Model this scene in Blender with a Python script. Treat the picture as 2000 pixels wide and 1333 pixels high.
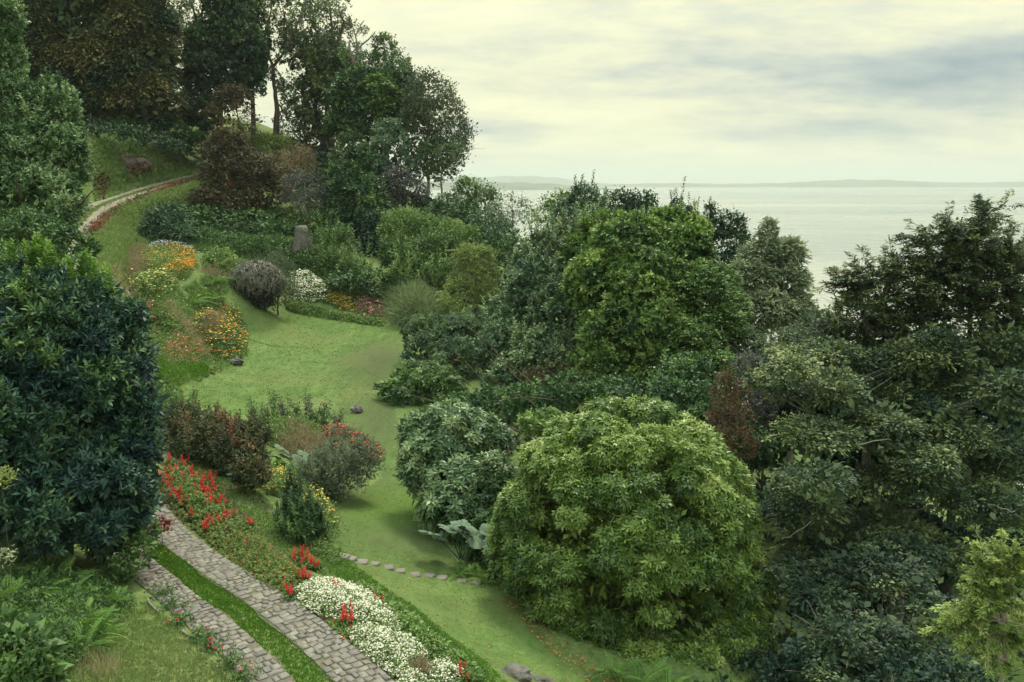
import bpy, math, random
import numpy as np
from mathutils import Vector, Matrix, noise

for o in list(bpy.data.objects):
    bpy.data.objects.remove(o)
SC = bpy.context.scene
COL = SC.collection
R = math.radians
rng = np.random.default_rng(7)
random.seed(7)

# ------------------------------------------------------------------ camera
F = 1732.0                      # focal length in photograph pixels (2000 wide)
PITCH = math.atan((666.5 - 358.0) / F)
CAMZ = 12.0
cam_d = bpy.data.cameras.new('camera')
cam = bpy.data.objects.new('camera', cam_d)
COL.objects.link(cam)
cam.location = (0, 0, CAMZ)
cam.rotation_euler = (math.pi / 2 - PITCH, 0, 0)
cam_d.sensor_width = 36.0
cam_d.lens = 36.0 * F / 2000.0
cam_d.clip_start = 0.2
cam_d.clip_end = 60000
SC.camera = cam

# ------------------------------------------------------------------ world, sun, exposure
SUN_EL, SUN_AZ = R(58), R(12)   # azimuth measured from +Y towards +X
world = bpy.data.worlds.new('World')
SC.world = world
world.use_nodes = True
wt = world.node_tree
wt.nodes.clear()


class NT:
    """tiny helper round a node tree"""
    def __init__(s, t):
        s.t = t

    def n(s, typ, **kw):
        nd = s.t.nodes.new(typ)
        for k, v in kw.items():
            if k.startswith('in_'):
                key = k[3:]
                key = int(key) if key.isdigit() else key
                nd.inputs[key].default_value = v
            else:
                setattr(nd, k, v)
        return nd

    def l(s, a, b):
        s.t.links.new(a, b)

    def val(s, x):
        if isinstance(x, (int, float)):
            v = s.t.nodes.new('ShaderNodeValue'); v.outputs[0].default_value = x
            return v.outputs[0]
        return x

    def math(s, op, a, b=None, clamp=False):
        nd = s.t.nodes.new('ShaderNodeMath'); nd.operation = op; nd.use_clamp = clamp
        for i, x in enumerate((a, b)):
            if x is None: continue
            if isinstance(x, (int, float)): nd.inputs[i].default_value = x
            else: s.l(x, nd.inputs[i])
        return nd.outputs[0]

    def mix(s, f, a, b):
        nd = s.t.nodes.new('ShaderNodeMix'); nd.data_type = 'RGBA'
        for i, x in ((0, f), (6, a), (7, b)):
            if isinstance(x, (int, float)): nd.inputs[i].default_value = x
            elif isinstance(x, (tuple, list)): nd.inputs[i].default_value = (*x[:3], 1)
            else: s.l(x, nd.inputs[i])
        return nd.outputs[2]

    def ramp(s, f, stops, interp='LINEAR'):
        nd = s.t.nodes.new('ShaderNodeValToRGB')
        cr = nd.color_ramp; cr.interpolation = interp
        while len(cr.elements) < len(stops): cr.elements.new(0.5)
        for e, (p, c) in zip(cr.elements, stops):
            e.position = p
            e.color = (*c, 1) if isinstance(c, (tuple, list)) else (c, c, c, 1)
        s.l(f, nd.inputs[0])
        return nd.outputs[0]

    def noise(s, vec, scale, detail=4, rough=.55, out=0):
        nd = s.t.nodes.new('ShaderNodeTexNoise')
        nd.inputs['Scale'].default_value = scale
        nd.inputs['Detail'].default_value = detail
        nd.inputs['Roughness'].default_value = rough
        if vec is not None: s.l(vec, nd.inputs['Vector'])
        return nd.outputs[out]

    def mapping(s, vec, scale=(1, 1, 1), loc=(0, 0, 0), rot=(0, 0, 0)):
        nd = s.t.nodes.new('ShaderNodeMapping')
        nd.inputs['Scale'].default_value = scale
        nd.inputs['Location'].default_value = loc
        nd.inputs['Rotation'].default_value = rot
        s.l(vec, nd.inputs['Vector'])
        return nd.outputs[0]


w = NT(wt)
sky = w.n('ShaderNodeTexSky', sky_type='NISHITA', sun_disc=False, sun_elevation=SUN_EL,
          sun_rotation=SUN_AZ, altitude=50, air_density=1.0, dust_density=2.0, ozone_density=1.5)
tc = w.n('ShaderNodeTexCoord')
sep = w.n('ShaderNodeSeparateXYZ'); w.l(tc.outputs['Generated'], sep.inputs[0])
# project the view direction on a cloud deck: x/(z+k), y/(z+k)
zc = w.math('ADD', w.math('MAXIMUM', sep.outputs[2], 0.0), 0.20)
cx = w.math('DIVIDE', sep.outputs[0], zc)
cy = w.math('DIVIDE', sep.outputs[1], zc)
cmb = w.n('ShaderNodeCombineXYZ'); w.l(cx, cmb.inputs[0]); w.l(cy, cmb.inputs[1])
deck = w.mapping(cmb.outputs[0], scale=(.62, .85, 1), loc=(2.3, 1.15, 0))
n1 = w.noise(deck, 1.25, 5, .5)
deck2 = w.mapping(cmb.outputs[0], scale=(2.6, 3.6, 1), loc=(7.3, 2.1, 3))
n2 = w.noise(deck2, 1.5, 8, .62)
# heavier cloud bank out over the lake to the right
az = w.math('ARCTAN2', sep.outputs[0], sep.outputs[1])
def bump(a0, wa, e0, we):
    da = w.math('DIVIDE', w.math('SUBTRACT', az, a0), wa)
    de = w.math('DIVIDE', w.math('SUBTRACT', sep.outputs[2], e0), we)
    r2 = w.math('ADD', w.math('MULTIPLY', da, da), w.math('MULTIPLY', de, de))
    return w.math('POWER', 2.718, w.math('MULTIPLY', r2, -1.0))
bank = w.math('MULTIPLY', bump(.50, .26, .105, .036), .29)
bank = w.math('ADD', bank, w.math('MULTIPLY', bump(.36, .22, .055, .014), .10))
bank = w.math('ADD', bank, w.math('MULTIPLY', bump(-.03, .08, .057, .011), .20))
dens = w.math('ADD', w.math('ADD', w.math('ADD', w.math('MULTIPLY', n1, .40), w.math('MULTIPLY', n2, .40)), .085), bank)
cloud = w.ramp(dens, [(.40, (4.45, 4.3, 2.70)), (.51, (3.8, 3.75, 2.48)), (.59, (3.0, 3.08, 2.38)), (.68, (1.95, 2.22, 2.08)), (.80, (1.1, 1.45, 1.65))])
# overcast brightens overhead; zenith boosted for top light and blued for cool shadows
up = w.math('MAXIMUM', sep.outputs[2], 0.0)
cool = w.mix(w.math('MULTIPLY', up, up), (1, 1, 1), (2.6, 2.95, 3.9))
cl2 = w.n('ShaderNodeMix', data_type='RGBA', blend_type='MULTIPLY'); cl2.inputs[0].default_value = 1
w.l(cloud, cl2.inputs[6]); w.l(cool, cl2.inputs[7])
fin = w.mix(.03, cl2.outputs[2], sky.outputs[0])
bg = w.n('ShaderNodeBackground'); bg.inputs['Strength'].default_value = 0.10
w.l(fin, bg.inputs['Color'])
wo = w.n('ShaderNodeOutputWorld'); w.l(bg.outputs[0], wo.inputs['Surface'])

sun_d = bpy.data.lights.new('sun', 'SUN')
sun_d.energy = 1.5
sun_d.angle = R(12)
sun_d.color = (1.0, .90, .62)
sun = bpy.data.objects.new('sun', sun_d)
COL.objects.link(sun)
sd = Vector((math.sin(SUN_AZ) * math.cos(SUN_EL), math.cos(SUN_AZ) * math.cos(SUN_EL), math.sin(SUN_EL)))
sun.rotation_euler = (-sd).to_track_quat('-Z', 'Y').to_euler()
sun.location = (0, 0, 80)

vs = SC.view_settings
vs.view_transform = 'Standard'; vs.look = 'None'; vs.exposure = 1.25; vs.gamma = 1.0
vs.use_curve_mapping = False
cy_ = SC.cycles
cy_.max_bounces = 5; cy_.diffuse_bounces = 3; cy_.glossy_bounces = 2
cy_.transmission_bounces = 3; cy_.transparent_max_bounces = 8; cy_.volume_bounces = 0
cy_.use_denoising = True
cy_.caustics_reflective = False; cy_.caustics_refractive = False
cy_.sample_clamp_indirect = 4

# ------------------------------------------------------------------ pixels of the survey -> places
CP, SP = math.cos(PITCH), math.sin(PITCH)
def ray(px, py):
    v = (666.5 - py) / F
    return np.array([(px - 1000.0) / F, CP + v * SP, -SP + v * CP])
def at(px, py, Y):
    d = ray(px, py)
    return np.array([0, 0, CAMZ]) + d * (Y / d[1])
def onz(px, py, z):
    d = ray(px, py)
    return np.array([0, 0, CAMZ]) + d * ((z - CAMZ) / d[2])

LAKE_Z = -40.0
# ------------------------------------------------------------------ terrain height
ctrl = []
def cA(px, py, Y): ctrl.append(tuple(at(px, py, Y)))
def cZ(px, py, z): ctrl.append(tuple(onz(px, py, z)))
def cW(x, y, z): ctrl.append((x, y, z))
# cobbled road near and its far end
RE = [(1.2, 12.3, 2.0), (-2.4, 16.55, 2.0), (-6.5, 21.4, 2.0), (-11.0, 26.7, 2.05), (-14.6, 32, 2.7), (-22.5, 47, 4.6), (-32, 66, 6.9)]
for p in RE: cW(*p)
for p in RE[:4]: cW(p[0] - 1.8, p[1] - 1.5, p[2] + .02)
for p in RE[4:]: cW(p[0] - 2.6, p[1] - .8, p[2])
far_c = [at(160, 435, 82), at(210, 398, 90), at(300, 368, 101), at(400, 341, 114), at(470, 318, 126)]
for p in far_c: cW(*p)
# bank left of the near road
cZ(200, 1300, 2.6); cZ(80, 1330, 2.9); cW(-13, 20, 3.2); cW(-18, 30, 5.2)
# terrace right of the road
cZ(620, 1120, 1.75); cZ(780, 1210, 1.65); cZ(900, 1300, 1.6); cZ(430, 950, 1.8); cZ(330, 890, 1.8)
cZ(520, 970, 1.4); cZ(700, 1150, 1.0); cZ(850, 1240, 1.0); cZ(640, 1060, .9)
cW(1.2, 14.8, 1.6)
# lower lawn
cZ(800, 1120, 0.2); cZ(1000, 1230, 0.1); cZ(1120, 1320, 0.1); cZ(760, 1000, .1); cZ(790, 900, 0)
cZ(640, 900, .1); cZ(760, 780, 0); cZ(600, 800, 0); cZ(600, 700, 0); cZ(700, 640, .3); cZ(540, 615, .7)
cZ(400, 850, 1.0); cZ(370, 780, .8); cZ(480, 720, .2); cZ(385, 745, .5); cZ(470, 640, .7)
# flower slope to the left
cA(330, 690, 54.5); cA(290, 650, 58); cA(300, 590, 62.5); cA(330, 510, 77); cA(250, 520, 70); cA(410, 640, 62)
cA(450, 560, 72); cA(400, 480, 84); cA(330, 430, 92); cA(470, 450, 92)
# behind the lawn and up the hill
cA(590, 480, 88); cA(650, 560, 80); cA(760, 590, 76); cA(540, 400, 100); cA(620, 345, 118); cA(560, 330, 122)
cA(190, 285, 97); cA(300, 300, 108); cA(250, 268, 112); cA(390, 300, 122); cA(490, 272, 130); cA(545, 274, 131)
cA(620, 297, 133); cA(720, 320, 128); cA(835, 392, 110); cA(700, 460, 96); cA(905, 430, 103); cA(760, 500, 90)
cW(-2.8, 95, 4.5); cW(-1, 80, 1.5); cW(-4, 68, .8); cW(0, 58, 0); cW(-2, 48, -.1)
cW(0, 40, -.3); cW(4, 30, -.8); cW(5, 22, -.5); cW(9, 24, -1.5); cW(3, 17, -.2)
cW(12, 22, -2.4); cW(20, 30, -4); cW(10, 40, -1.6); cW(6, 50, -1); cW(15, 60, -3.5); cW(5, 90, -3); cW(24, 45, -5); cW(20, 100, -16)
cW(-10, 125, 6); cW(-8, 150, -8); cW(10, 160, -33); cW(60, 60, -24); cW(40, 25, -11); cW(80, 20, -38)
cW(12, 10, -1.5); cW(25, 8, -5); cW(0, 3, 2.2); cW(-8, 6, 2.8); cW(-20, 10, 4); cW(-25, 30, 8); cW(-40, 50, 13)
cW(-50, 80, 16); cW(-62, 110, 22); cW(-35, 165, 12); cW(-80, 60, 22); cW(-90, 120, 27); cW(-60, 10, 14)
cW(-100, 0, 18); cW(0, -40, 4); cW(60, -40, -20); cW(-60, -60, 12); cW(-120, 160, 20); cW(-60, 190, -5); cW(100, 120, -42)
cW(60, 160, -45); cW(0, 200, -45); cW(-60, 240, -45); cW(-150, 240, -20); cW(120, 0, -45); cW(-160, 60, 26)
CT = np.array(ctrl)

def _phi(r2):
    return 0.5 * r2 * np.log(r2 + 1e-9)
S_ = 50.0
_n = len(CT)
_P = np.c_[np.ones(_n), CT[:, :2] / S_]
_d2 = ((CT[:, None, :2] - CT[None, :, :2]) ** 2).sum(-1) / S_ ** 2
_K = _phi(_d2) + np.eye(_n) * 2e-4
_A = np.block([[_K, _P], [_P.T, np.zeros((3, 3))]])
_sol = np.linalg.solve(_A, np.r_[CT[:, 2], np.zeros(3)])
_RB = [(p[0] - 1.1, p[1] - .5, p[2]) for p in RE[4:]] + [tuple(p) for p in far_c]
def H(x, y):
    x = np.asarray(x, float); y = np.asarray(y, float)
    sh = x.shape; x = x.ravel(); y = y.ravel()
    out = np.empty_like(x)
    for a in range(0, len(x), 20000):
        xs, ys = x[a:a + 20000] , y[a:a + 20000]
        d2 = ((xs[:, None] - CT[None, :, 0]) ** 2 + (ys[:, None] - CT[None, :, 1]) ** 2) / S_ ** 2
        out[a:a + 20000] = _phi(d2) @ _sol[:_n] + _sol[_n] + _sol[_n + 1] * xs / S_ + _sol[_n + 2] * ys / S_
    # the road bed is cut level into the slope
    best = np.full(len(x), 1e9); zr = np.zeros(len(x))
    for a_, b_ in zip(_RB[:-1], _RB[1:]):
        dx, dy = b_[0] - a_[0], b_[1] - a_[1]
        t = np.clip(((x - a_[0]) * dx + (y - a_[1]) * dy) / (dx * dx + dy * dy), 0, 1)
        d = np.hypot(x - a_[0] - t * dx, y - a_[1] - t * dy)
        m = d < best; best = np.where(m, d, best); zr = np.where(m, a_[2] + (b_[2] - a_[2]) * t, zr)
    w_ = np.clip((5.2 - best) / 3.0, 0, 1); w_ = w_ * w_ * (3 - 2 * w_) * np.clip((y - 36) / 12, 0, 1)
    out = out * (1 - w_) + zr * w_
    return out.reshape(sh)
def h1(x, y): return float(H(np.array([x]), np.array([y]))[0])
_T = np.concatenate([np.arange(10, 60, .2), np.arange(60, 220, .5)])
def ground(px, py):
    """first point of the ground seen along that line of sight"""
    d = ray(px, py)
    P = np.array([0, 0, CAMZ])[None] + d[None] * _T[:, None]
    g = H(P[:, 0], P[:, 1]) - P[:, 2]
    i = np.argmax(g > 0)
    if g[i] <= 0: i = len(_T) - 1
    p = P[i]; return np.array([p[0], p[1], h1(p[0], p[1])])

# ------------------------------------------------------------------ mesh helpers
def fast_mesh(name, V, quads=None, tris=None, attrs=None, smooth=False):
    me = bpy.data.meshes.new(name)
    V = np.asarray(V, np.float32).reshape(-1, 3)
    lv = []; ls = []
    nq = 0 if quads is None else len(quads); nt = 0 if tris is None else len(tris)
    idx = []
    if nq: idx.append(np.asarray(quads, np.int32).ravel())
    if nt: idx.append(np.asarray(tris, np.int32).ravel())
    idx = np.concatenate(idx)
    starts = np.concatenate([np.arange(nq) * 4, nq * 4 + np.arange(nt) * 3]).astype(np.int32)
    me.vertices.add(len(V)); me.vertices.foreach_set('co', V.ravel())
    me.loops.add(len(idx)); me.loops.foreach_set('vertex_index', idx)
    me.polygons.add(nq + nt); me.polygons.foreach_set('loop_start', starts)
    if smooth: me.polygons.foreach_set('use_smooth', np.ones(nq + nt, bool))
    for k, a in (attrs or {}).items():
        at_ = me.attributes.new(k, 'FLOAT', 'POINT'); at_.data.foreach_set('value', np.asarray(a, np.float32).ravel())
    me.update(calc_edges=True)
    return me

def link(name, me, mat=None, parent=None, kind=None, label=None, cat=None, group=None, loc=None):
    o = bpy.data.objects.new(name, me)
    COL.objects.link(o)
    if mat is not None and me is not None and len(me.materials) == 0: me.materials.append(mat)
    if parent is not None: o.parent = parent
    if loc is not None: o.location = loc
    if kind: o['kind'] = kind
    if label: o['label'] = label
    if cat: o['category'] = cat
    if group: o['group'] = group
    return o

def thing(name, label, cat, loc, group=None, kind=None, rz=0):
    o = bpy.data.objects.new(name, None)
    COL.objects.link(o)
    o.empty_display_size = .3
    o.location = loc; o.rotation_euler = (0, 0, rz)
    o['label'] = label; o['category'] = cat
    if group: o['group'] = group
    if kind: o['kind'] = kind
    return o

def nrm(v):
    return v / np.maximum(np.linalg.norm(v, axis=-1, keepdims=True), 1e-9)

def copy_tree(o, parent=None):
    c = o.copy(); COL.objects.link(c); c.parent = parent
    for ch in list(o.children): copy_tree(ch, c)
    return c

# ------------------------------------------------------------------ materials
MATS = {}
ALB = 1.5
def leaf_mat(name, stops, rough=.5, trans=.22, spec=.35, rnd=.0, k_=1.0):
    if name in MATS: return MATS[name]
    m = bpy.data.materials.new(name); m.use_nodes = True
    t = m.node_tree; t.nodes.clear(); q = NT(t)
    a = q.n('ShaderNodeAttribute', attribute_name='tint')
    f = a.outputs['Fac']
    if rnd:
        oi = q.n('ShaderNodeObjectInfo')
        f = q.math('ADD', f, q.math('MULTIPLY', q.math('SUBTRACT', oi.outputs['Random'], .5), rnd))
    n = len(stops)
    stops = [tuple(min(.85, c_ * k_ * (ALB if max(s_) < .4 else 1)) for c_ in s_) for s_ in stops]
    col = q.ramp(f, [(i / (n - 1) if not isinstance(s[0], tuple) else s[1], s if not isinstance(s[0], tuple) else s[0]) for i, s in enumerate(stops)])
    p = q.n('ShaderNodeBsdfPrincipled'); q.l(col, p.inputs['Base Color'])
    p.inputs['Roughness'].default_value = rough
    p.inputs['Specular IOR Level'].default_value = spec
    p.inputs['Specular Tint'].default_value = (.85, .92, 1.0, 1)
    tr = q.n('ShaderNodeBsdfTranslucent')
    hs = q.n('ShaderNodeHueSaturation'); hs.inputs['Saturation'].default_value = 1.1; hs.inputs['Value'].default_value = 1.2; hs.inputs['Hue'].default_value = .49
    q.l(col, hs.inputs['Color']); q.l(hs.outputs[0], tr.inputs['Color'])
    mx = q.n('ShaderNodeMixShader'); mx.inputs[0].default_value = trans
    q.l(p.outputs[0], mx.inputs[1]); q.l(tr.outputs[0], mx.inputs[2])
    o = q.n('ShaderNodeOutputMaterial'); q.l(mx.outputs[0], o.inputs['Surface'])
    MATS[name] = m
    return m

def bark_mat(name, c1, c2, scale=6, rough=.85):
    if name in MATS: return MATS[name]
    m = bpy.data.materials.new(name); m.use_nodes = True
    t = m.node_tree; t.nodes.clear(); q = NT(t)
    g = q.n('ShaderNodeTexCoord')
    mp = q.mapping(g.outputs['Object'], scale=(1, 1, .3))
    n = q.noise(mp, scale, 6, .65)
    col = q.ramp(n, [(.32, c1), (.68, c2)])
    p = q.n('ShaderNodeBsdfPrincipled'); q.l(col, p.inputs['Base Color']); p.inputs['Roughness'].default_value = rough
    b = q.n('ShaderNodeBump'); b.inputs['Strength'].default_value = .6; b.inputs['Distance'].default_value = .03
    q.l(n, b.inputs['Height']); q.l(b.outputs[0], p.inputs['Normal'])
    o = q.n('ShaderNodeOutputMaterial'); q.l(p.outputs[0], o.inputs['Surface'])
    MATS[name] = m
    return m

# ------------------------------------------------------------------ foliage kernels
class Fol:
    """collects leaves (folded diamonds) for one mesh"""
    def __init__(s, seed=1):
        s.V = []; s.T = []; s.r = np.random.default_rng(seed)

    def leaves(s, base, d, n, ll, lw, tint, fold=.18):
        """base,d,n : (N,3) ; ll,lw,tint : (N,)"""
        d = nrm(d)
        side = nrm(np.cross(d, n))
        n2 = np.cross(side, d)
        ll = np.broadcast_to(ll, (len(base),))[:, None]; lw = np.broadcast_to(lw, (len(base),))[:, None]
        mid = base + d * ll * .48
        a = mid + side * lw * .5 + n2 * lw * fold
        b = mid - side * lw * .5 + n2 * lw * fold
        tip = base + d * ll - n2 * ll * .08
        s.V.append(np.stack([base, a, tip, b], 1))
        s.T.append(np.repeat(np.broadcast_to(tint, (len(base),))[:, None], 4, 1))

    def count(s): return sum(len(v) for v in s.V)

    def mesh(s, name, origin=(0, 0, 0)):
        V = np.concatenate(s.V).reshape(-1, 3) - np.asarray(origin)[None]
        T = np.clip(np.concatenate(s.T).ravel(), 0, 1)
        q = np.arange(len(V)).reshape(-1, 4)
        return fast_mesh(name, V, quads=q, attrs={'tint': T})

def perp(d):
    a = np.where(np.abs(d[:, 2:3]) < .9, np.array([[0, 0, 1.0]]), np.array([[1.0, 0, 0]]))
    u = nrm(np.cross(d, a)); v = np.cross(d, u)
    return u, v

def shoots(fol, kind, pos, dr, L, ll, lw, k, tint, droop=.3, jit=.35):
    r = fol.r; N = len(pos)
    if N == 0: return
    dr = nrm(dr)
    L = np.broadcast_to(L, (N,)); tint = np.broadcast_to(tint, (N,))
    u, v = perp(dr)
    j = np.arange(k)[None, :]
    if kind == 'whorl':
        ph = 2 * np.pi * (j / k) + r.uniform(0, 6.28, (N, 1)) + r.normal(0, .15, (N, k))
        rad = u[:, None] * np.cos(ph)[..., None] + v[:, None] * np.sin(ph)[..., None]
        up_ = r.uniform(-.05, .75, (N, k, 1))
        d = rad * .95 + dr[:, None] * up_
        d[..., 2] -= .10
        base = pos[:, None] + rad * ll * .08 + dr[:, None] * up_ * ll * .15
        n = np.broadcast_to(dr[:, None], d.shape)
        l_ = ll * r.uniform(.75, 1.15, (N, k)); w_ = lw * r.uniform(.8, 1.2, (N, k))
    elif kind == 'shoot':
        s = (j + r.uniform(-.3, .3, (N, k))) / k
        ph = j * 2.4 + r.uniform(0, 6.28, (N, 1))
        rad = u[:, None] * np.cos(ph)[..., None] + v[:, None] * np.sin(ph)[..., None]
        base = pos[:, None] + dr[:, None] * (L[:, None] * (s - .7))[..., None]
        d = dr[:, None] * (.35 + .7 * s[..., None]) + rad * .8 + r.normal(0, jit * .4, (N, k, 3))
        n = dr[:, None] * .8 + np.array([0, 0, .5]) + rad * -.2
        l_ = ll * r.uniform(.7, 1.15, (N, k)); w_ = lw * r.uniform(.8, 1.2, (N, k))
    elif kind == 'spray':
        flat = dr.copy(); flat[:, 2] = flat[:, 2] * .35
        flat = nrm(flat + r.normal(0, .12, (N, 3)))
        side = nrm(np.cross(flat, np.array([[0, 0, 1.0]])) + r.normal(0, .25, (N, 3)))
        s = (j + .5) / k
        sg = np.where(j % 2 == 0, 1.0, -1.0)
        spread = (1 - .55 * s) * L[:, None] * .42 * r.uniform(.1, 1.0, (N, k))
        base = pos[:, None] + flat[:, None] * (L[:, None] * (s - .5))[..., None] + side[:, None] * (sg * spread)[..., None]
        base[..., 2] -= droop * (s ** 2) * L[:, None] + droop * .6 * spread
        d = flat[:, None] * .7 + side[:, None] * (sg * .75)[..., None] + r.normal(0, jit * .6, (N, k, 3))
        d[..., 2] -= droop * .8 * s
        n = np.broadcast_to(np.array([0, 0, 1.0]), d.shape) + r.normal(0, .35, (N, k, 3))
        l_ = ll * r.uniform(.6, 1.2, (N, k)); w_ = lw * r.uniform(.7, 1.2, (N, k))
    else:  # fluff
        base = pos[:, None] + r.normal(0, .42, (N, k, 3)) * L[:, None, None]
        d = dr[:, None] * .7 + r.normal(0, .7, (N, k, 3))
        n = r.normal(0, .6, (N, k, 3)) + np.array([0, 0, .8]) + dr[:, None] * .5
        l_ = ll * r.uniform(.6, 1.25, (N, k)); w_ = lw * r.uniform(.7, 1.2, (N, k))
    tt = tint[:, None] + r.normal(0, .09, (N, k))
    M = N * k
    fol.leaves(base.reshape(M, 3), d.reshape(M, 3), n.reshape(M, 3), l_.reshape(M), w_.reshape(M), tt.reshape(M))

def lump(p, sc, seed=0.0):
    """smooth cheap noise in -1..1"""
    x, y, z = (p * sc).T
    return (np.sin(x * 1.7 + seed + 1.3 * np.sin(y * 1.1 + seed)) + np.sin(y * 1.9 + 2.1 * seed + 1.2 * np.sin(z * 1.3)) + np.sin(z * 2.1 + .7 * seed + 1.1 * np.sin(x * .9))) / 3

def crown_points(lobes, n, r, sub=.33, nsub=16, zlow=-.45, back=.5, flat=.85):
    """points + outward normals on the billows that cover a set of ellipsoids"""
    C = np.array([l[0] for l in lobes]); Rr = np.array([l[1] for l in lobes])
    sc, sr, li = [], [], []
    nsub = int(max(nsub, 2.6 / sub ** 2))
    for i in range(len(lobes)):
        d = nrm(r.normal(0, 1, (nsub, 3))); d[:, 2] = np.abs(d[:, 2]) * np.where(r.random(nsub) < .7, 1, -.8)
        rr = np.cbrt(np.prod(Rr[i]))
        q = r.uniform(.7, 1.3, nsub) * sub
        c = C[i] + d * Rr[i] * (1 - .85 * q[:, None])
        ok = np.ones(nsub, bool)
        for j in range(len(lobes)):
            if j != i: ok &= (((c - C[j]) / (Rr[j] * .72)) ** 2).sum(1) > 1
        c = c[ok]; q = q[ok]
        sc.append(c); sr.append(np.repeat(Rr[i][None], len(q), 0) * .5 * q[:, None] + rr * q[:, None] * .55)
    SCn = np.concatenate(sc); SR = np.concatenate(sr)
    SR[:, 2] *= flat
    area = (SR[:, 0] * SR[:, 2]); pr = area / area.sum()
    m = int(n * 3.0)
    ii = r.choice(len(SCn), m, p=pr)
    d = nrm(r.normal(0, 1, (m, 3)))
    P = SCn[ii] + d * SR[ii]
    keep = np.ones(m, bool)
    for c, rad in zip(C, Rr):
        keep &= (((P - c) / (rad * .80)) ** 2).sum(1) > 1
    for k in range(len(SCn)):
        q = (((P - SCn[k]) / (SR[k] * .86)) ** 2).sum(1) < 1
        keep &= ~(q & (ii != k))
    keep &= d[:, 2] > zlow - .3 * r.random(m)
    keep &= (d[:, 1] < .35) | (r.random(m) < back)
    P, d, ii = P[keep][:n], d[keep][:n], ii[keep][:n]
    # normal blends billow and lobe
    return P, nrm(d / 1.0), ii, SCn, SR

def tube(V, Q, pts, rads, sides=6):
    pts = np.asarray(pts, float); n = len(pts)
    base = sum(len(v) for v in V)
    tang = np.gradient(pts, axis=0); tang = nrm(tang)
    u, v = perp(tang)
    for i in range(1, n):     # keep frames from twisting
        u[i] = u[i - 1] - tang[i] * np.dot(u[i - 1], tang[i]); u[i] /= max(np.linalg.norm(u[i]), 1e-6)
        v[i] = np.cross(tang[i], u[i])
    a = np.linspace(0, 2 * np.pi, sides, endpoint=False)
    ring = pts[:, None] + (u[:, None] * np.cos(a)[None, :, None] + v[:, None] * np.sin(a)[None, :, None]) * np.asarray(rads)[:, None, None]
    V.append(ring.reshape(-1, 3))
    for i in range(n - 1):
        for s in range(sides):
            s2 = (s + 1) % sides
            Q.append((base + i * sides + s, base + i * sides + s2, base + (i + 1) * sides + s2, base + (i + 1) * sides + s))

def bez(a, b, bend, n, r, wob=.0):
    a = np.asarray(a, float); b = np.asarray(b, float)
    t = np.linspace(0, 1, n)[:, None]
    m = (a + b) / 2 + bend
    p = (1 - t) ** 2 * a + 2 * t * (1 - t) * m + t ** 2 * b
    if wob: p[1:-1] += r.normal(0, wob, (n - 2, 3))
    return p

PXM = lambda Y: Y / F      # metres per photograph pixel at depth Y (roughly)
TRI = {}

def lobes_px(L):
    out = []
    for l in L:
        px, py, Y, rx, ry = l[:5]
        dep = l[5] if len(l) > 5 else .9
        s = Y / F * 1.02
        out.append((at(px, py, Y), np.array([rx * s, rx * s * dep, ry * s]) * 1.05))
    return out

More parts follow.
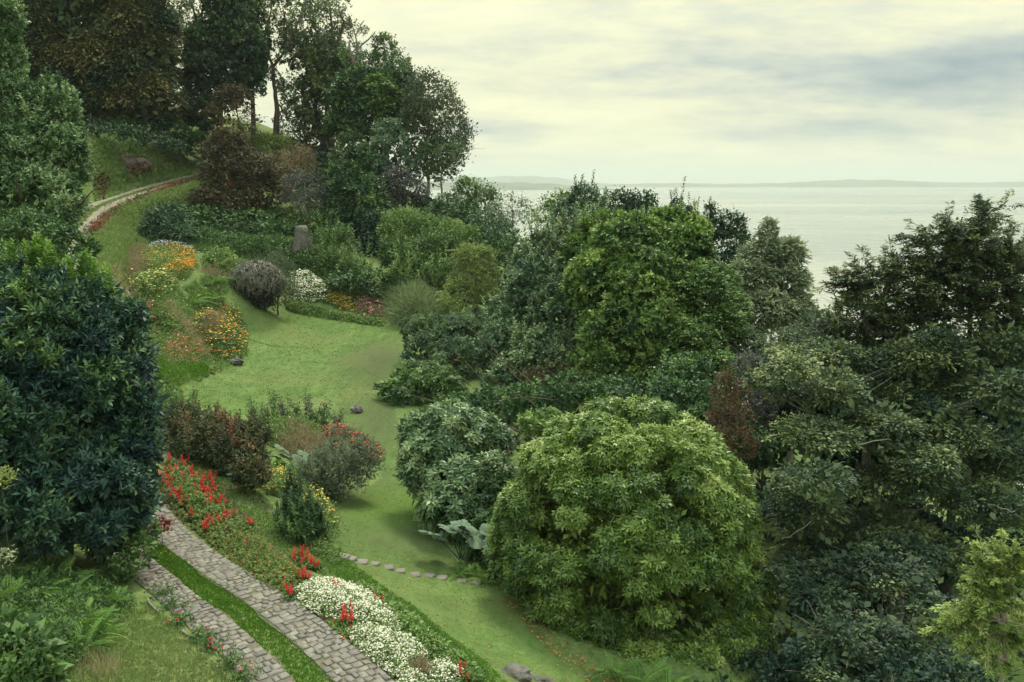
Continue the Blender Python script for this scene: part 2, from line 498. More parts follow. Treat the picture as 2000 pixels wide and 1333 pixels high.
def tree(name, cat, label, L, mat, bark, kind='shoot', sp=10, leaf=(9, 4), k=6, Lp=14, sub=.33, nsub=16, up=.4, out=.9,
         base=None, trunk_r=.18, inner=.35, droop=.3, group=None, seed=None, zlow=-.45, back=.3, n_limb=14, limb_r=.35,
         tint0=.5, tvar=.2, spiky=0, parts=('trunk', 'crown'), fine=1.0, wl=None, pick_n=0, pick_name='leaf_whorl', flat=.85, top_tint=0.):
    """a woody plant: Empty at the foot, trunk with limbs, crown of leaves.
    L = ellipsoids that bound the crown (px, py, depth, rx, rz in survey pixels)"""
    seed = seed if seed is not None else (abs(hash(label)) % 9999 if False else sum(map(ord, label)) % 9973)
    r = np.random.default_rng(seed)
    lob = lobes_px(L) + (wl or [])
    Ym = np.mean([l[0][1] for l in lob]); s = Ym / F
    big = max(lob, key=lambda a: np.prod(a[1]))
    if base is None:
        bx, by = big[0][0], big[0][1]
    else:
        bx, by = base
    bz = h1(bx, by) - .12
    org = np.array([bx, by, bz])
    root = thing(name, label, cat, org, group)
    area = sum(4 * np.pi * (l[1][0] * l[1][2]) for l in lob) / s ** 2
    n = int(area / sp ** 2 * 1.0 * fine)
    P, D, ii, SCn, SR = crown_points(lob, n, r, sub, nsub, zlow, back, flat)
    f = Fol(seed)
    dirv = D * out + np.array([0, 0, up]) + r.normal(0, .28, P.shape)
    subt = r.normal(0, tvar * .75, len(SCn))
    tint = tint0 + subt[ii] + tvar * .8 * lump(P, 1.5 / (s * 60), seed % 7) + r.normal(0, tvar * .4, len(P))
    if top_tint:                       # lighter tint on high, upward-facing shoots, darker on low ones
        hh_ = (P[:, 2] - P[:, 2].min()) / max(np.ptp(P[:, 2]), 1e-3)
        tint = tint + top_tint * (np.clip((D[:, 2] + .9 * hh_ - .75) * 1.6, 0, 1) - .35) * r.uniform(.5, 1.3, len(P))
    P = P + r.normal(0, s * sp * .35, P.shape)
    if pick_n:                      # the sprigs one can pick out singly are parts of their own
        dist = np.linalg.norm(P - np.array([0, 0, CAMZ]), axis=1) + 4 * (D[:, 1] > .1)
        sel = np.argsort(dist)[:pick_n]
        vm = []
        for j in range(6):
            fv = Fol(seed + j)
            shoots(fv, kind, np.zeros((1, 3)), np.array([[0, 0, 1.0]]), np.array([Lp * s]), leaf[0] * s, leaf[1] * s, k, np.array([tint0 + (j - 2.5) * tvar * .4]), droop)
            mv = fv.mesh(pick_name); mv.materials.append(mat); vm.append(mv)
        for i in sel:
            j = int(np.clip(round((tint[i] - tint0) / (tvar * .4) + 2.5), 0, 5))
            ob = bpy.data.objects.new(pick_name, vm[j]); COL.objects.link(ob); ob.parent = root
            ob.location = P[i] - org
            qq = Vector(dirv[i]).to_track_quat('Z', 'Y')
            ob.rotation_mode = 'QUATERNION'
            ob.rotation_quaternion = qq @ Matrix.Rotation(r.uniform(0, 6.28), 3, 'Z').to_quaternion()
            ob.scale = [r.uniform(.8, 1.2)] * 3
        keepm = np.ones(len(P), bool); keepm[sel] = False
        P, D, dirv, tint = P[keepm], D[keepm], dirv[keepm], tint[keepm]
    shoots(f, kind, P, dirv, Lp * s * r.uniform(.7, 1.3, len(P)), leaf[0] * s, leaf[1] * s, k, tint, droop)
    if spiky:                       # leading shoots that break the outline
        topi = np.where(D[:, 2] > .35)[0]
        pick = r.choice(topi, min(len(topi), int(spiky)), replace=False) if len(topi) else []
        for i in pick:
            hh = r.uniform(14, 40) * s
            m = 7
            tt = np.linspace(0, 1, m)[:, None]
            ax = nrm((D[i] * .35 + np.array([0, 0, 1]) + r.normal(0, .15, 3))[None])[0]
            pp = P[i] + ax * hh * tt
            shoots(f, 'shoot', pp, np.repeat(ax[None], m, 0), Lp * s * .7, leaf[0] * s * .85, leaf[1] * s * .85, max(4, k - 1), tint[i])
    # leaves deeper in the crown, larger and fewer: they close the view through it
    if inner:
        for c, rad in lob:
            m = int(4 * np.pi * rad[0] * rad[2] / s ** 2 / sp ** 2 * inner * .55)
            d = nrm(r.normal(0, 1, (m, 3)))
            p = c + d * rad * r.uniform(.45, .84, (m, 1))
            shoots(f, 'fluff', p, d + np.array([0, 0, .3]), Lp * s * .8, leaf[0] * s * 1.9, leaf[1] * s * 2.3, 3, tint0 + r.normal(0, .1, m))
    me = f.mesh('crown', org)
    cr = link(parts[1], me, mat, root, kind='stuff')
    TRI[name] = TRI.get(name, 0) + f.count() * 2
    # trunk and limbs
    V, Q = [], []
    topc = max(lob, key=lambda a: a[0][2])
    topz = topc[0][2] + topc[1][2] * .6 - bz
    lean = np.array([topc[0][0] - bx, topc[0][1] - by, 0])
    nn = 8
    tt = np.linspace(0, 1, nn)
    tp = np.stack([lean[0] * tt ** 1.5, lean[1] * tt ** 1.5, topz * tt], 1)
    tp[1:-1, :2] += r.normal(0, trunk_r * .5, (nn - 2, 2))
    tr = trunk_r * (1 - .85 * tt) ; tr[0] *= 1.5
    tube(V, Q, tp, tr, 8)
    cand = SCn[r.permutation(len(SCn))[:n_limb]] - org
    for c in cand:
        hz = np.clip(c[2] - .35 * math.hypot(c[0], c[1]) - .3, topz * .12, topz * .92)
        q = np.clip(hz / topz, 0, 1)
        st = np.array([np.interp(q, tt, tp[:, 0]), np.interp(q, tt, tp[:, 1]), hz])
        rr = trunk_r * (1 - .8 * q) * limb_r * 1.6
        ln = np.linalg.norm(c - st)
        path = bez(st, c, np.array([0, 0, -.12 * ln]), 6, r, ln * .03)
        tube(V, Q, path, np.linspace(rr, rr * .3, 6), 5)
        for _ in range(2):
            e = c + (r.normal(0, .3, 3) + nrm((c - st)[None])[0] * .3) * ln * .5
            tube(V, Q, bez(path[3 + _], e, np.zeros(3), 4, r, ln * .02), np.linspace(rr * .4, rr * .1, 4), 4)
    me = fast_mesh('trunk', np.concatenate(V), quads=Q, smooth=True)
    link(parts[0], me, bark, root)
    return root, lob, P, D
USE_HAZE = True
# ------------------------------------------------------------------ polygons on the ground
def poly_w(pts): return np.array([ground(*p)[:2] for p in pts])
def inside(poly, x, y):
    c = np.zeros(np.shape(x), bool); n = len(poly)
    for i in range(n):
        x1, y1 = poly[i]; x2, y2 = poly[(i + 1) % n]
        cond = ((y1 > y) != (y2 > y))
        xi = (x2 - x1) * (y - y1) / ((y2 - y1) if y2 != y1 else 1e-9) + x1
        c ^= cond & (x < xi)
    return c
def polydist(line, x, y):
    """distance to an open polyline"""
    best = np.full(np.shape(x), 1e9)
    for (x1, y1), (x2, y2) in zip(line[:-1], line[1:]):
        dx, dy = x2 - x1, y2 - y1
        t = np.clip(((x - x1) * dx + (y - y1) * dy) / (dx * dx + dy * dy), 0, 1)
        best = np.minimum(best, np.hypot(x - x1 - t * dx, y - y1 - t * dy))
    return best
def smooth_line(pts, step=.5):
    pts = np.asarray(pts, float); n = len(pts); out = []
    for i in range(n - 1):
        p0 = pts[max(i - 1, 0)]; p1 = pts[i]; p2 = pts[i + 1]; p3 = pts[min(i + 2, n - 1)]
        m = max(2, int(np.linalg.norm(p2 - p1) / step))
        for t in np.linspace(0, 1, m, endpoint=False):
            out.append(.5 * ((2 * p1) + (-p0 + p2) * t + (2 * p0 - 5 * p1 + 4 * p2 - p3) * t * t + (-p0 + 3 * p1 - 3 * p2 + p3) * t ** 3))
    out.append(pts[-1]); return np.array(out)

PL_LAWN = [(470, 612), (560, 606), (640, 625), (760, 640), (790, 652), (785, 705), (745, 750), (770, 800), (790, 870), (815, 960), (850, 1040), (885, 1092), (940, 1132),
           (1010, 1190), (1060, 1240), (1150, 1310), (1200, 1345), (1060, 1400), (985, 1325), (900, 1262), (800, 1180), (705, 1120), (662, 1080), (655, 1000), (700, 975), (745, 930), (745, 880),
           (690, 840), (655, 790), (600, 770), (520, 815), (420, 805), (350, 762), (400, 738), (470, 712), (485, 660)]
LAWN = poly_w(PL_LAWN)
BED_SOIL = poly_w([(330, 880), (380, 905), (450, 975), (520, 1050), (620, 1130), (700, 1180), (800, 1260), (880, 1345), (760, 1345), (640, 1240), (540, 1165), (440, 1085), (350, 1020), (305, 980)])
PATHP = poly_w([(312, 868), (345, 868), (420, 905), (520, 975), (545, 1010), (520, 1010), (470, 975), (400, 925), (320, 882)])
PATCHES = [poly_w(p) for p in ([(745, 1020), (830, 1015), (860, 1060), (800, 1075), (750, 1060)], [(690, 700), (740, 672), (790, 700), (770, 740), (740, 755), (700, 735)],
                               [(700, 800), (740, 780), (790, 800), (790, 850), (750, 870), (700, 840)],
                               [(640, 960), (720, 930), (700, 985), (660, 1010)])]
BRIGHT = poly_w([(690, 985), (745, 975), (800, 985), (815, 1010), (760, 1015), (700, 1005)])
UPLAWN = poly_w([(560, 318), (600, 312), (650, 318), (652, 345), (640, 360), (560, 335)])
TERR = poly_w([(330, 880), (420, 905), (540, 1000), (650, 1065), (700, 1120), (800, 1185), (900, 1265), (980, 1345), (880, 1345), (800, 1240), (700, 1180), (600, 1110), (500, 1040), (400, 960)])

# edge line of the cobbled road, from below the frame round to the top of the hill
near_edge = [(p[0], p[1]) for p in RE]
ROAD = smooth_line(near_edge + [tuple(p[:2] + np.array([1.2, 0])) for p in far_c], .5)
_k = 6; _pad = np.r_[np.repeat(ROAD[:1], _k, 0), ROAD, np.repeat(ROAD[-1:], _k, 0)]
_sm = np.stack([np.convolve(_pad[:, c_], np.ones(2 * _k + 1) / (2 * _k + 1), 'valid') for c_ in (0, 1)], 1)
_w = np.clip((np.arange(len(ROAD)) * .5 - 26) / 14, 0, 1)[:, None]; _w[-20:] = _w[-20:] * np.linspace(1, 0, 20)[:, None]
ROAD = ROAD * (1 - _w) + _sm * _w
RT = nrm(np.gradient(ROAD, axis=0)); RNORM = np.stack([-RT[:, 1], RT[:, 0]], 1)   # left of travel
def road_at(s_, off):
    """s_ = running length, off = metres left of the right hand edge"""
    seg = np.r_[0, np.cumsum(np.linalg.norm(np.diff(ROAD, axis=0), axis=1))]
    x = np.interp(s_, seg, ROAD[:, 0]); y = np.interp(s_, seg, ROAD[:, 1])
    nx = np.interp(s_, seg, RNORM[:, 0]); ny = np.interp(s_, seg, RNORM[:, 1])
    return x + nx * off, y + ny * off
ROADLEN = float(np.linalg.norm(np.diff(ROAD, axis=0), axis=1).sum())
def Hg(x, y):
    """ground as built: height plus small unevenness off the lawn and road"""
    x = np.asarray(x, float); y = np.asarray(y, float)
    h = H(x, y)
    lawn = inside(LAWN, x, y)
    rd = polydist(ROAD[::4], x, y)
    rough = np.where(lawn | (rd < 2.9), 0.0, 1.0)
    h = h + rough * (.05 * np.sin(x * 1.7 + np.sin(y * 1.3)) + .04 * np.sin(y * 2.3 + x) )
    return np.maximum(h, LAKE_Z - .6)

xs = np.unique(np.round(np.concatenate([np.arange(-150, -46, 3.0), np.arange(-46, 14, .45), np.arange(14, 40, 1.2), np.arange(40, 140, 5)]), 3))
ys = np.unique(np.round(np.concatenate([np.arange(-60, 10, 4.0), np.arange(10, 40, .36), np.arange(40, 80, .5), np.arange(80, 135, .8), np.arange(135, 240, 4)]), 3))
GX, GY = np.meshgrid(xs, ys)
GZ = Hg(GX.ravel(), GY.ravel()).reshape(GX.shape)
Vg = np.stack([GX, GY, GZ], -1).reshape(-1, 3)
ny_, nx_ = GX.shape
ii = (np.arange(ny_ - 1)[:, None] * nx_ + np.arange(nx_ - 1)[None]).ravel()
Qg = np.stack([ii, ii + 1, ii + nx_ + 1, ii + nx_], 1)
def soft(poly, w_=.35):
    m = inside(poly, Vg[:, 0], Vg[:, 1])
    d = polydist(np.r_[poly, poly[:1]], Vg[:, 0], Vg[:, 1])
    return np.clip(.5 + np.where(m, d, -d) / w_ * .5, 0, 1)
a_l = np.maximum(soft(LAWN), soft(UPLAWN, .8))
a_s = np.maximum(soft(BED_SOIL, .3), soft(PATHP, .3) * .8)
a_p = np.maximum.reduce([soft(p, 3.0) for p in PATCHES])
a_b = np.maximum(soft(BRIGHT, 2.0), 0)
me = fast_mesh('ground', Vg, quads=Qg, attrs={'lawn': a_l, 'soil': a_s, 'patch': a_p, 'lush': a_b}, smooth=True)

def new_mat(name):
    m = bpy.data.materials.new(name); m.use_nodes = True; m.node_tree.nodes.clear()
    return m, NT(m.node_tree)
m, q = new_mat('ground')
g = q.n('ShaderNodeTexCoord'); O = g.outputs['Object']
def attr(nm): return q.n('ShaderNodeAttribute', attribute_name=nm).outputs['Fac']
nA = q.noise(O, .55, 5, .6); nB = q.noise(O, 5.0, 4, .65); nC = q.noise(O, 26, 3, .7); nD = q.noise(O, .16, 3, .5)
mow = q.noise(q.mapping(O, scale=(2.2, .25, 1), rot=(0, 0, R(28))), 1.2, 2, .5)
lawn_c = q.ramp(q.math('ADD', q.math('ADD', q.math('MULTIPLY', nA, .45), q.math('MULTIPLY', nB, .30)), q.math('MULTIPLY', mow, .25)),
                [(.36, (.055, .100, .028)), (.50, (.092, .155, .045)), (.64, (.135, .20, .07))])
nE = q.noise(O, .9, 4, .7)
lawn_c = q.mix(q.ramp(nE, [(.50, 0.0), (.66, .75)]), lawn_c, (.075, .115, .035))
lawn_c = q.mix(q.ramp(nD, [(.50, 0.0), (.62, .5)]), lawn_c, (.13, .155, .06))
lawn_c = q.mix(q.math('MULTIPLY', q.math('SUBTRACT', nC, .45, True), .9), lawn_c, (.07, .11, .03))
lawn_c = q.mix(q.math('MULTIPLY', attr('lush'), .8), lawn_c, (.11, .25, .02))
pat = q.math('MULTIPLY', attr('patch'), q.math('MULTIPLY', q.math('SUBTRACT', q.math('ADD', nA, q.math('MULTIPLY', nB, .4)), .40, True), 4.0, True))
lawn_c = q.mix(q.math('MULTIPLY', pat, .95), lawn_c, (.055, .062, .034))
rough_c = q.ramp(q.math('ADD', q.math('MULTIPLY', nD, .4), q.math('MULTIPLY', nB, .6)), [(.35, (.055, .085, .028)), (.5, (.10, .155, .05)), (.66, (.19, .21, .09))])
soil_c = q.ramp(nB, [(.35, (.035, .024, .02)), (.6, (.10, .075, .06)), (.75, (.17, .13, .10))])
lf = q.math('ADD', attr('lawn'), q.math('MULTIPLY', q.math('SUBTRACT', nB, .5), .8))
c = q.mix(q.ramp(lf, [(.42, 0.0), (.56, 1.0)]), rough_c, lawn_c)
sf = q.math('ADD', attr('soil'), q.math('MULTIPLY', q.math('SUBTRACT', nB, .5), .9))
c = q.mix(q.ramp(sf, [(.45, 0.0), (.6, 1.0)]), c, soil_c)
p = q.n('ShaderNodeBsdfPrincipled'); q.l(c, p.inputs['Base Color']); p.inputs['Roughness'].default_value = .9; p.inputs['Specular IOR Level'].default_value = .15
b = q.n('ShaderNodeBump'); b.inputs['Strength'].default_value = .7; b.inputs['Distance'].default_value = .06
q.l(q.math('ADD', nB, q.math('MULTIPLY', nC, .5)), b.inputs['Height']); q.l(b.outputs[0], p.inputs['Normal'])
o = q.n('ShaderNodeOutputMaterial'); q.l(p.outputs[0], o.inputs['Surface'])
link('ground', me, m, kind='structure')

# ------------------------------------------------------------------ lake
m, q = new_mat('lake_water')
g = q.n('ShaderNodeTexCoord'); O = g.outputs['Object']
wv = q.noise(q.mapping(O, scale=(.10, .22, 1)), 1.0, 5, .6)
wv2 = q.noise(q.mapping(O, scale=(.02, .05, 1)), 1.0, 3, .5)
wl = q.noise(q.mapping(O, scale=(.0004, .0016, 1)), 1.0, 4, .5)
p = q.n('ShaderNodeBsdfPrincipled')
q.l(q.ramp(wl, [(.4, (.25, .27, .25)), (.6, (.14, .18, .19))]), p.inputs['Base Color'])
p.inputs['Roughness'].default_value = .22; p.inputs['IOR'].default_value = 1.33
wv3 = q.noise(q.mapping(O, scale=(.008, .022, 1)), 1.0, 4, .6)
b = q.n('ShaderNodeBump'); b.inputs['Strength'].default_value = .9; b.inputs['Distance'].default_value = 3.0
q.l(q.math('ADD', q.math('ADD', wv, q.math('MULTIPLY', wv2, 2.2)), q.math('MULTIPLY', wv3, 5.0)), b.inputs['Height'])
q.l(q.ramp(wl, [(.40, .34), (.62, .12)]), p.inputs['Roughness']); q.l(b.outputs[0], p.inputs['Normal'])
o = q.n('ShaderNodeOutputMaterial'); q.l(p.outputs[0], o.inputs['Surface'])
LV = [(-16000, 60, LAKE_Z), (16000, 60, LAKE_Z), (16000, 26000, LAKE_Z), (-16000, 26000, LAKE_Z)]
link('lake', fast_mesh('lake', LV, quads=[(0, 1, 2, 3)]), m, kind='structure')

# ------------------------------------------------------------------ far shore
m, q = new_mat('far_forest')
g = q.n('ShaderNodeTexCoord'); nn = q.noise(g.outputs['Object'], .004, 6, .65)
p = q.n('ShaderNodeBsdfPrincipled'); q.l(q.ramp(nn, [(.4, (.025, .05, .035)), (.65, (.09, .13, .07))]), p.inputs['Base Color']); p.inputs['Roughness'].default_value = 1
o = q.n('ShaderNodeOutputMaterial'); q.l(p.outputs[0], o.inputs['Surface'])
FH = m
def ridge(Y, prof, depth, seed):
    """prof = [(px, py of crest)]; a wooded ridge running across at that distance"""
    r = np.random.default_rng(seed)
    px = np.linspace(prof[0][0], prof[-1][0], 260)
    py = np.interp(px, [a for a, _ in prof], [b for _, b in prof])
    X = (px - 1000) / F * Y * 1.015
    top = CAMZ + (358 - py) / F * Y
    hgt = top - LAKE_Z
    V = []; rows = 9
    for j in range(rows):
        f = j / (rows - 1)
        s = math.sin(f * math.pi)
        z = LAKE_Z - .5 + hgt * s * (1 + .05 * np.sin(px * .11 + j + seed)) + r.normal(0, .012, len(px)) * hgt * s
        yy = Y + (f - .25) * depth + 120 * np.sin(px * .03 + j * .6)
        V.append(np.stack([X, yy, np.maximum(z, LAKE_Z - .5)], 1))
    V = np.concatenate(V); n = len(px)
    ii = (np.arange(rows - 1)[:, None] * n + np.arange(n - 1)[None]).ravel()
    return V, np.stack([ii, ii + 1, ii + n + 1, ii + n], 1)
V, Q = ridge(14000, [(780, 357), (880, 351), (940, 346), (1000, 343.5), (1060, 344.5), (1110, 350), (1160, 356), (1220, 361)], 3000, 3)
link('far_hills', fast_mesh('far_hills', V, quads=Q, smooth=True), FH, kind='structure')
V, Q = ridge(7000, [(700, 352), (930, 357), (970, 356), (1030, 357), (1090, 360), (1140, 364.5), (1200, 369), (1215, 370.5)], 900, 5)
link('far_headland', fast_mesh('far_headland', V, quads=Q, smooth=True), FH, kind='structure')
V, Q = ridge(11500, [(1150, 361), (1250, 359), (1330, 357.5), (1400, 359.5), (1520, 358), (1600, 354), (1660, 351), (1730, 352), (1820, 356), (1900, 357), (2000, 355), (2150, 352)], 1500, 9)
link('far_shore', fast_mesh('far_shore', V, quads=Q, smooth=True), FH, kind='structure')

# air between here and the far shore
hz = bpy.data.meshes.new('haze')
X0, X1, Y0, Y1, Z0, Z1 = -17000, 17000, -700, 27000, LAKE_Z - 1.6, 330
hv = [(x, y, z) for z in (Z0, Z1) for y in (Y0, Y1) for x in (X0, X1)]
hz.from_pydata(hv, [], [(0, 2, 3, 1), (4, 5, 7, 6), (0, 1, 5, 4), (1, 3, 7, 5), (3, 2, 6, 7), (2, 0, 4, 6)])
m, q = new_mat('haze')
pv = q.n('ShaderNodeVolumePrincipled'); pv.inputs['Color'].default_value = (.86, .95, 1.0, 1); pv.inputs['Density'].default_value = 1.0e-4
o = q.n('ShaderNodeOutputMaterial'); q.l(pv.outputs[0], o.inputs['Volume'])
if USE_HAZE: link('haze', hz, m, kind='stuff')

# ------------------------------------------------------------------ cobbled road: two wheel tracks with turf between
m, q = new_mat('track_joint')
g = q.n('ShaderNodeTexCoord'); n1_ = q.noise(g.outputs['Object'], 7, 5, .7)
p = q.n('ShaderNodeBsdfPrincipled'); q.l(q.ramp(n1_, [(.35, (.08, .072, .06)), (.6, (.14, .122, .10)), (.75, (.10, .13, .06))]), p.inputs['Base Color']); p.inputs['Roughness'].default_value = .95
o = q.n('ShaderNodeOutputMaterial'); q.l(p.outputs[0], o.inputs['Surface'])
JOINT = m
m, q = new_mat('cobble')
g = q.n('ShaderNodeTexCoord'); oi = q.n('ShaderNodeObjectInfo')
pos = q.n('ShaderNodeNewGeometry').outputs['Position']
ta = q.n('ShaderNodeAttribute', attribute_name='tint').outputs['Fac']
rnd = q.math('FRACT', q.math('ADD', oi.outputs['Random'], ta))
base = q.ramp(rnd, [(0, (.105, .10, .11)), (.35, (.14, .132, .14)), (.7, (.17, .162, .165)), (1, (.215, .208, .20))])
n2_ = q.noise(pos, 9, 6, .7)
n3_ = q.noise(pos, 1.1, 3, .6)
cc = q.mix(q.ramp(n2_, [(.42, 0.0), (.7, .6)]), base, (.10, .10, .07))
cc = q.mix(q.ramp(n3_, [(.45, 0.0), (.7, .4)]), cc, (.21, .19, .15))
p = q.n('ShaderNodeBsdfPrincipled'); q.l(cc, p.inputs['Base Color']); p.inputs['Roughness'].default_value = .75
b = q.n('ShaderNodeBump'); b.inputs['Strength'].default_value = .7; b.inputs['Distance'].default_value = .02
q.l(n2_, b.inputs['Height']); q.l(b.outputs[0], p.inputs['Normal'])
o = q.n('ShaderNodeOutputMaterial'); q.l(p.outputs[0], o.inputs['Surface'])
COB = m
m, q = new_mat('gravel_track')
pos = q.n('ShaderNodeNewGeometry').outputs['Position']
n2_ = q.noise(pos, 2.2, 6, .7); vo = q.n('ShaderNodeTexVoronoi'); vo.inputs['Scale'].default_value = 3.2; q.l(pos, vo.inputs['Vector'])
vb = q.n('ShaderNodeRGBToBW'); q.l(vo.outputs['Color'], vb.inputs[0])
cc = q.ramp(q.math('ADD', q.math('MULTIPLY', n2_, .6), q.math('MULTIPLY', vb.outputs[0], .4)), [(.3, (.12, .11, .09)), (.5, (.17, .16, .13)), (.7, (.225, .21, .17))])
p = q.n('ShaderNodeBsdfPrincipled'); q.l(cc, p.inputs['Base Color']); p.inputs['Roughness'].default_value = .9
b = q.n('ShaderNodeBump'); b.inputs['Strength'].default_value = .6; b.inputs['Distance'].default_value = .03
q.l(vo.outputs['Distance'], b.inputs['Height']); q.l(b.outputs[0], p.inputs['Normal'])
o = q.n('ShaderNodeOutputMaterial'); q.l(p.outputs[0], o.inputs['Surface'])
GRAVEL = m

W_R, W_S, W_L = 1.0, .62, .85           # right track, turf strip, left track
def strip(s0, s1, o0, o1, lift, step=.4, wob=.05, seed=1, cols=5):
    r = np.random.default_rng(seed)
    ss = np.arange(s0, s1, step); V = []; wf = lambda s: 1 + .12 * np.clip((s - 45) / 15, 0, 1)
    for i, s in enumerate(ss):
        a = o0 + wob * math.sin(s * 2.1 + seed) + r.normal(0, wob * .4); b_ = o1 + wob * math.sin(s * 1.7 + 2 + seed) + r.normal(0, wob * .4)
        for k in range(cols):
            of = a + (b_ - a) * k / (cols - 1)
            x, y = road_at(s, of * wf(s))
            V.append((x, y, 0))
    V = np.array(V, float); V[:, 2] = Hg(V[:, 0], V[:, 1]) + lift
    ii = (np.arange(len(ss) - 1)[:, None] * cols + np.arange(cols - 1)[None]).ravel()
    return V, np.stack([ii, ii + cols, ii + cols + 1, ii + 1], 1)
def grow(w0, s): return w0 * (1 + .12 * np.clip((s - 40) / 60, 0, 1))
NEAR_LEN = 27.0
V, Q = strip(0, ROADLEN, -.03, W_R, .030, seed=3)
tr_r = link('wheel_track', fast_mesh('wheel_track', V, quads=Q, smooth=True), JOINT, kind='structure')
V, Q = strip(0, ROADLEN, W_R + W_S, W_R + W_S + W_L, .030, seed=8)
tr_l = link('wheel_track', fast_mesh('wheel_track', V, quads=Q, smooth=True), JOINT, kind='structure')
V, Q = strip(58, ROADLEN, -.05, W_R + .02, .060, seed=3, step=.6)
link('far_track', fast_mesh('far_track', V, quads=Q, smooth=True), GRAVEL, kind='structure')
V, Q = strip(58, ROADLEN, W_R + W_S - .05, W_R + W_S + W_L, .060, seed=8, step=.6)
link('far_track', fast_mesh('far_track', V, quads=Q, smooth=True), GRAVEL, kind='structure')

def stone_mesh(r, name='cobblestone', n=7, h=.017, rng_=.11):
    """unit stone: rounded irregular block, about 1 x 1 in plan"""
    ang = np.linspace(0, 2 * np.pi, 8, endpoint=False) + .39 + np.tile([.24, -.24], 4)
    rad = .5 / np.maximum(np.abs(np.cos(ang)), np.abs(np.sin(ang))) * r.uniform(1 - rng_, 1.0, 8)
    rad = np.minimum(rad, .665)
    ring = np.stack([np.cos(ang) * rad, np.sin(ang) * rad], 1)
    V = []; 
    for sc, z in ((1.0, -.05), (.99, h * .55), (.93, h * .97)):
        V += [(x * sc, y * sc, z + r.normal(0, .006)) for x, y in ring]
    V.append((0, 0, h * 1.02))
    T = []; Qd = []
    for a in range(2):
        for k in range(8):
            k2 = (k + 1) % 8
            Qd.append((a * 8 + k, a * 8 + k2, a * 8 + 8 + k2, a * 8 + 8 + k))
    for k in range(8): T.append((16 + k, 16 + (k + 1) % 8, 24))
    return np.array(V), Qd, T
rs = np.random.default_rng(5)
STV = [stone_mesh(rs) for _ in range(8)]
STM = []
for V, Qd, T in STV:
    me = fast_mesh('cobblestone', V, quads=Qd, tris=T, attrs={'tint': np.full(len(V), rs.random())}); me.materials.append(COB); STM.append(me)
def lay(track, o0, width, s0, s1, per_row, seed):
    r = np.random.default_rng(seed)
    items = []
    s = s0; row = 0
    while s < s1:
        ln = r.uniform(.17, .235)
        npr = per_row + (r.random() < .35) - (r.random() < .35)
        cuts = np.cumsum(r.uniform(.6, 1.4, npr)); cuts = np.r_[0, cuts] / cuts[-1] * width
        for k in range(npr):
            wd = cuts[k + 1] - cuts[k]
            if r.random() < .03: continue
            items.append((s + r.normal(0, .02) + .05 * math.sin(k * 1.3 + row), o0 + (cuts[k] + cuts[k + 1]) / 2, ln - .010, wd - .010, int(r.integers(8)), r.normal(0, .07)))
        s += ln; row += 1
    items.sort(key=lambda t: abs(t[0] - 6.5))     # nearest to the view first
    V2, Q2, T2, A2 = [], [], [], []
    it = np.array([t[:2] for t in items])
    X, Y = road_at(it[:, 0], it[:, 1]); Z = H(X, Y) + .034
    tx, ty = road_at(it[:, 0] + .05, it[:, 1]); yaw = np.arctan2(ty - Y, tx - X)
    slope = (H(tx, ty) + .034 - Z) / .05
    nb = 0
    for i, t in enumerate(items):
        if i < 300:
            ob = bpy.data.objects.new('cobblestone', STM[t[4]]); COL.objects.link(ob); ob.parent = track
            ob.location = (X[i], Y[i], Z[i] + r.normal(0, .006))
            ob.rotation_euler = (r.normal(0, .03), -math.atan(slope[i]) + r.normal(0, .03), yaw[i] + t[5])
            ob.scale = (t[2], t[3], 1.0)
        else:
            v, qd, tt = STV[t[4]]
            c_, s_ = math.cos(yaw[i] + t[5]), math.sin(yaw[i] + t[5])
            vx = v[:, 0] * t[2]; vy = v[:, 1] * t[3]
            vv = np.stack([X[i] + vx * c_ - vy * s_, Y[i] + vx * s_ + vy * c_, Z[i] + v[:, 2] + slope[i] * vx], 1)
            V2.append(vv); Q2 += [tuple(a + nb for a in f_) for f_ in qd]; T2 += [tuple(a + nb for a in f_) for f_ in tt]
            A2.append(np.full(len(v), r.random())); nb += len(v)
    if V2:
        link('cobbles', fast_mesh('cobbles', np.concatenate(V2), quads=Q2, tris=T2, attrs={'tint': np.concatenate(A2)}), COB, track, kind='stuff')
lay(tr_r, 0.0, W_R, 0.4, NEAR_LEN, 5, 11)
lay(tr_l, W_R + W_S, W_L, 0.4, NEAR_LEN, 4, 12)

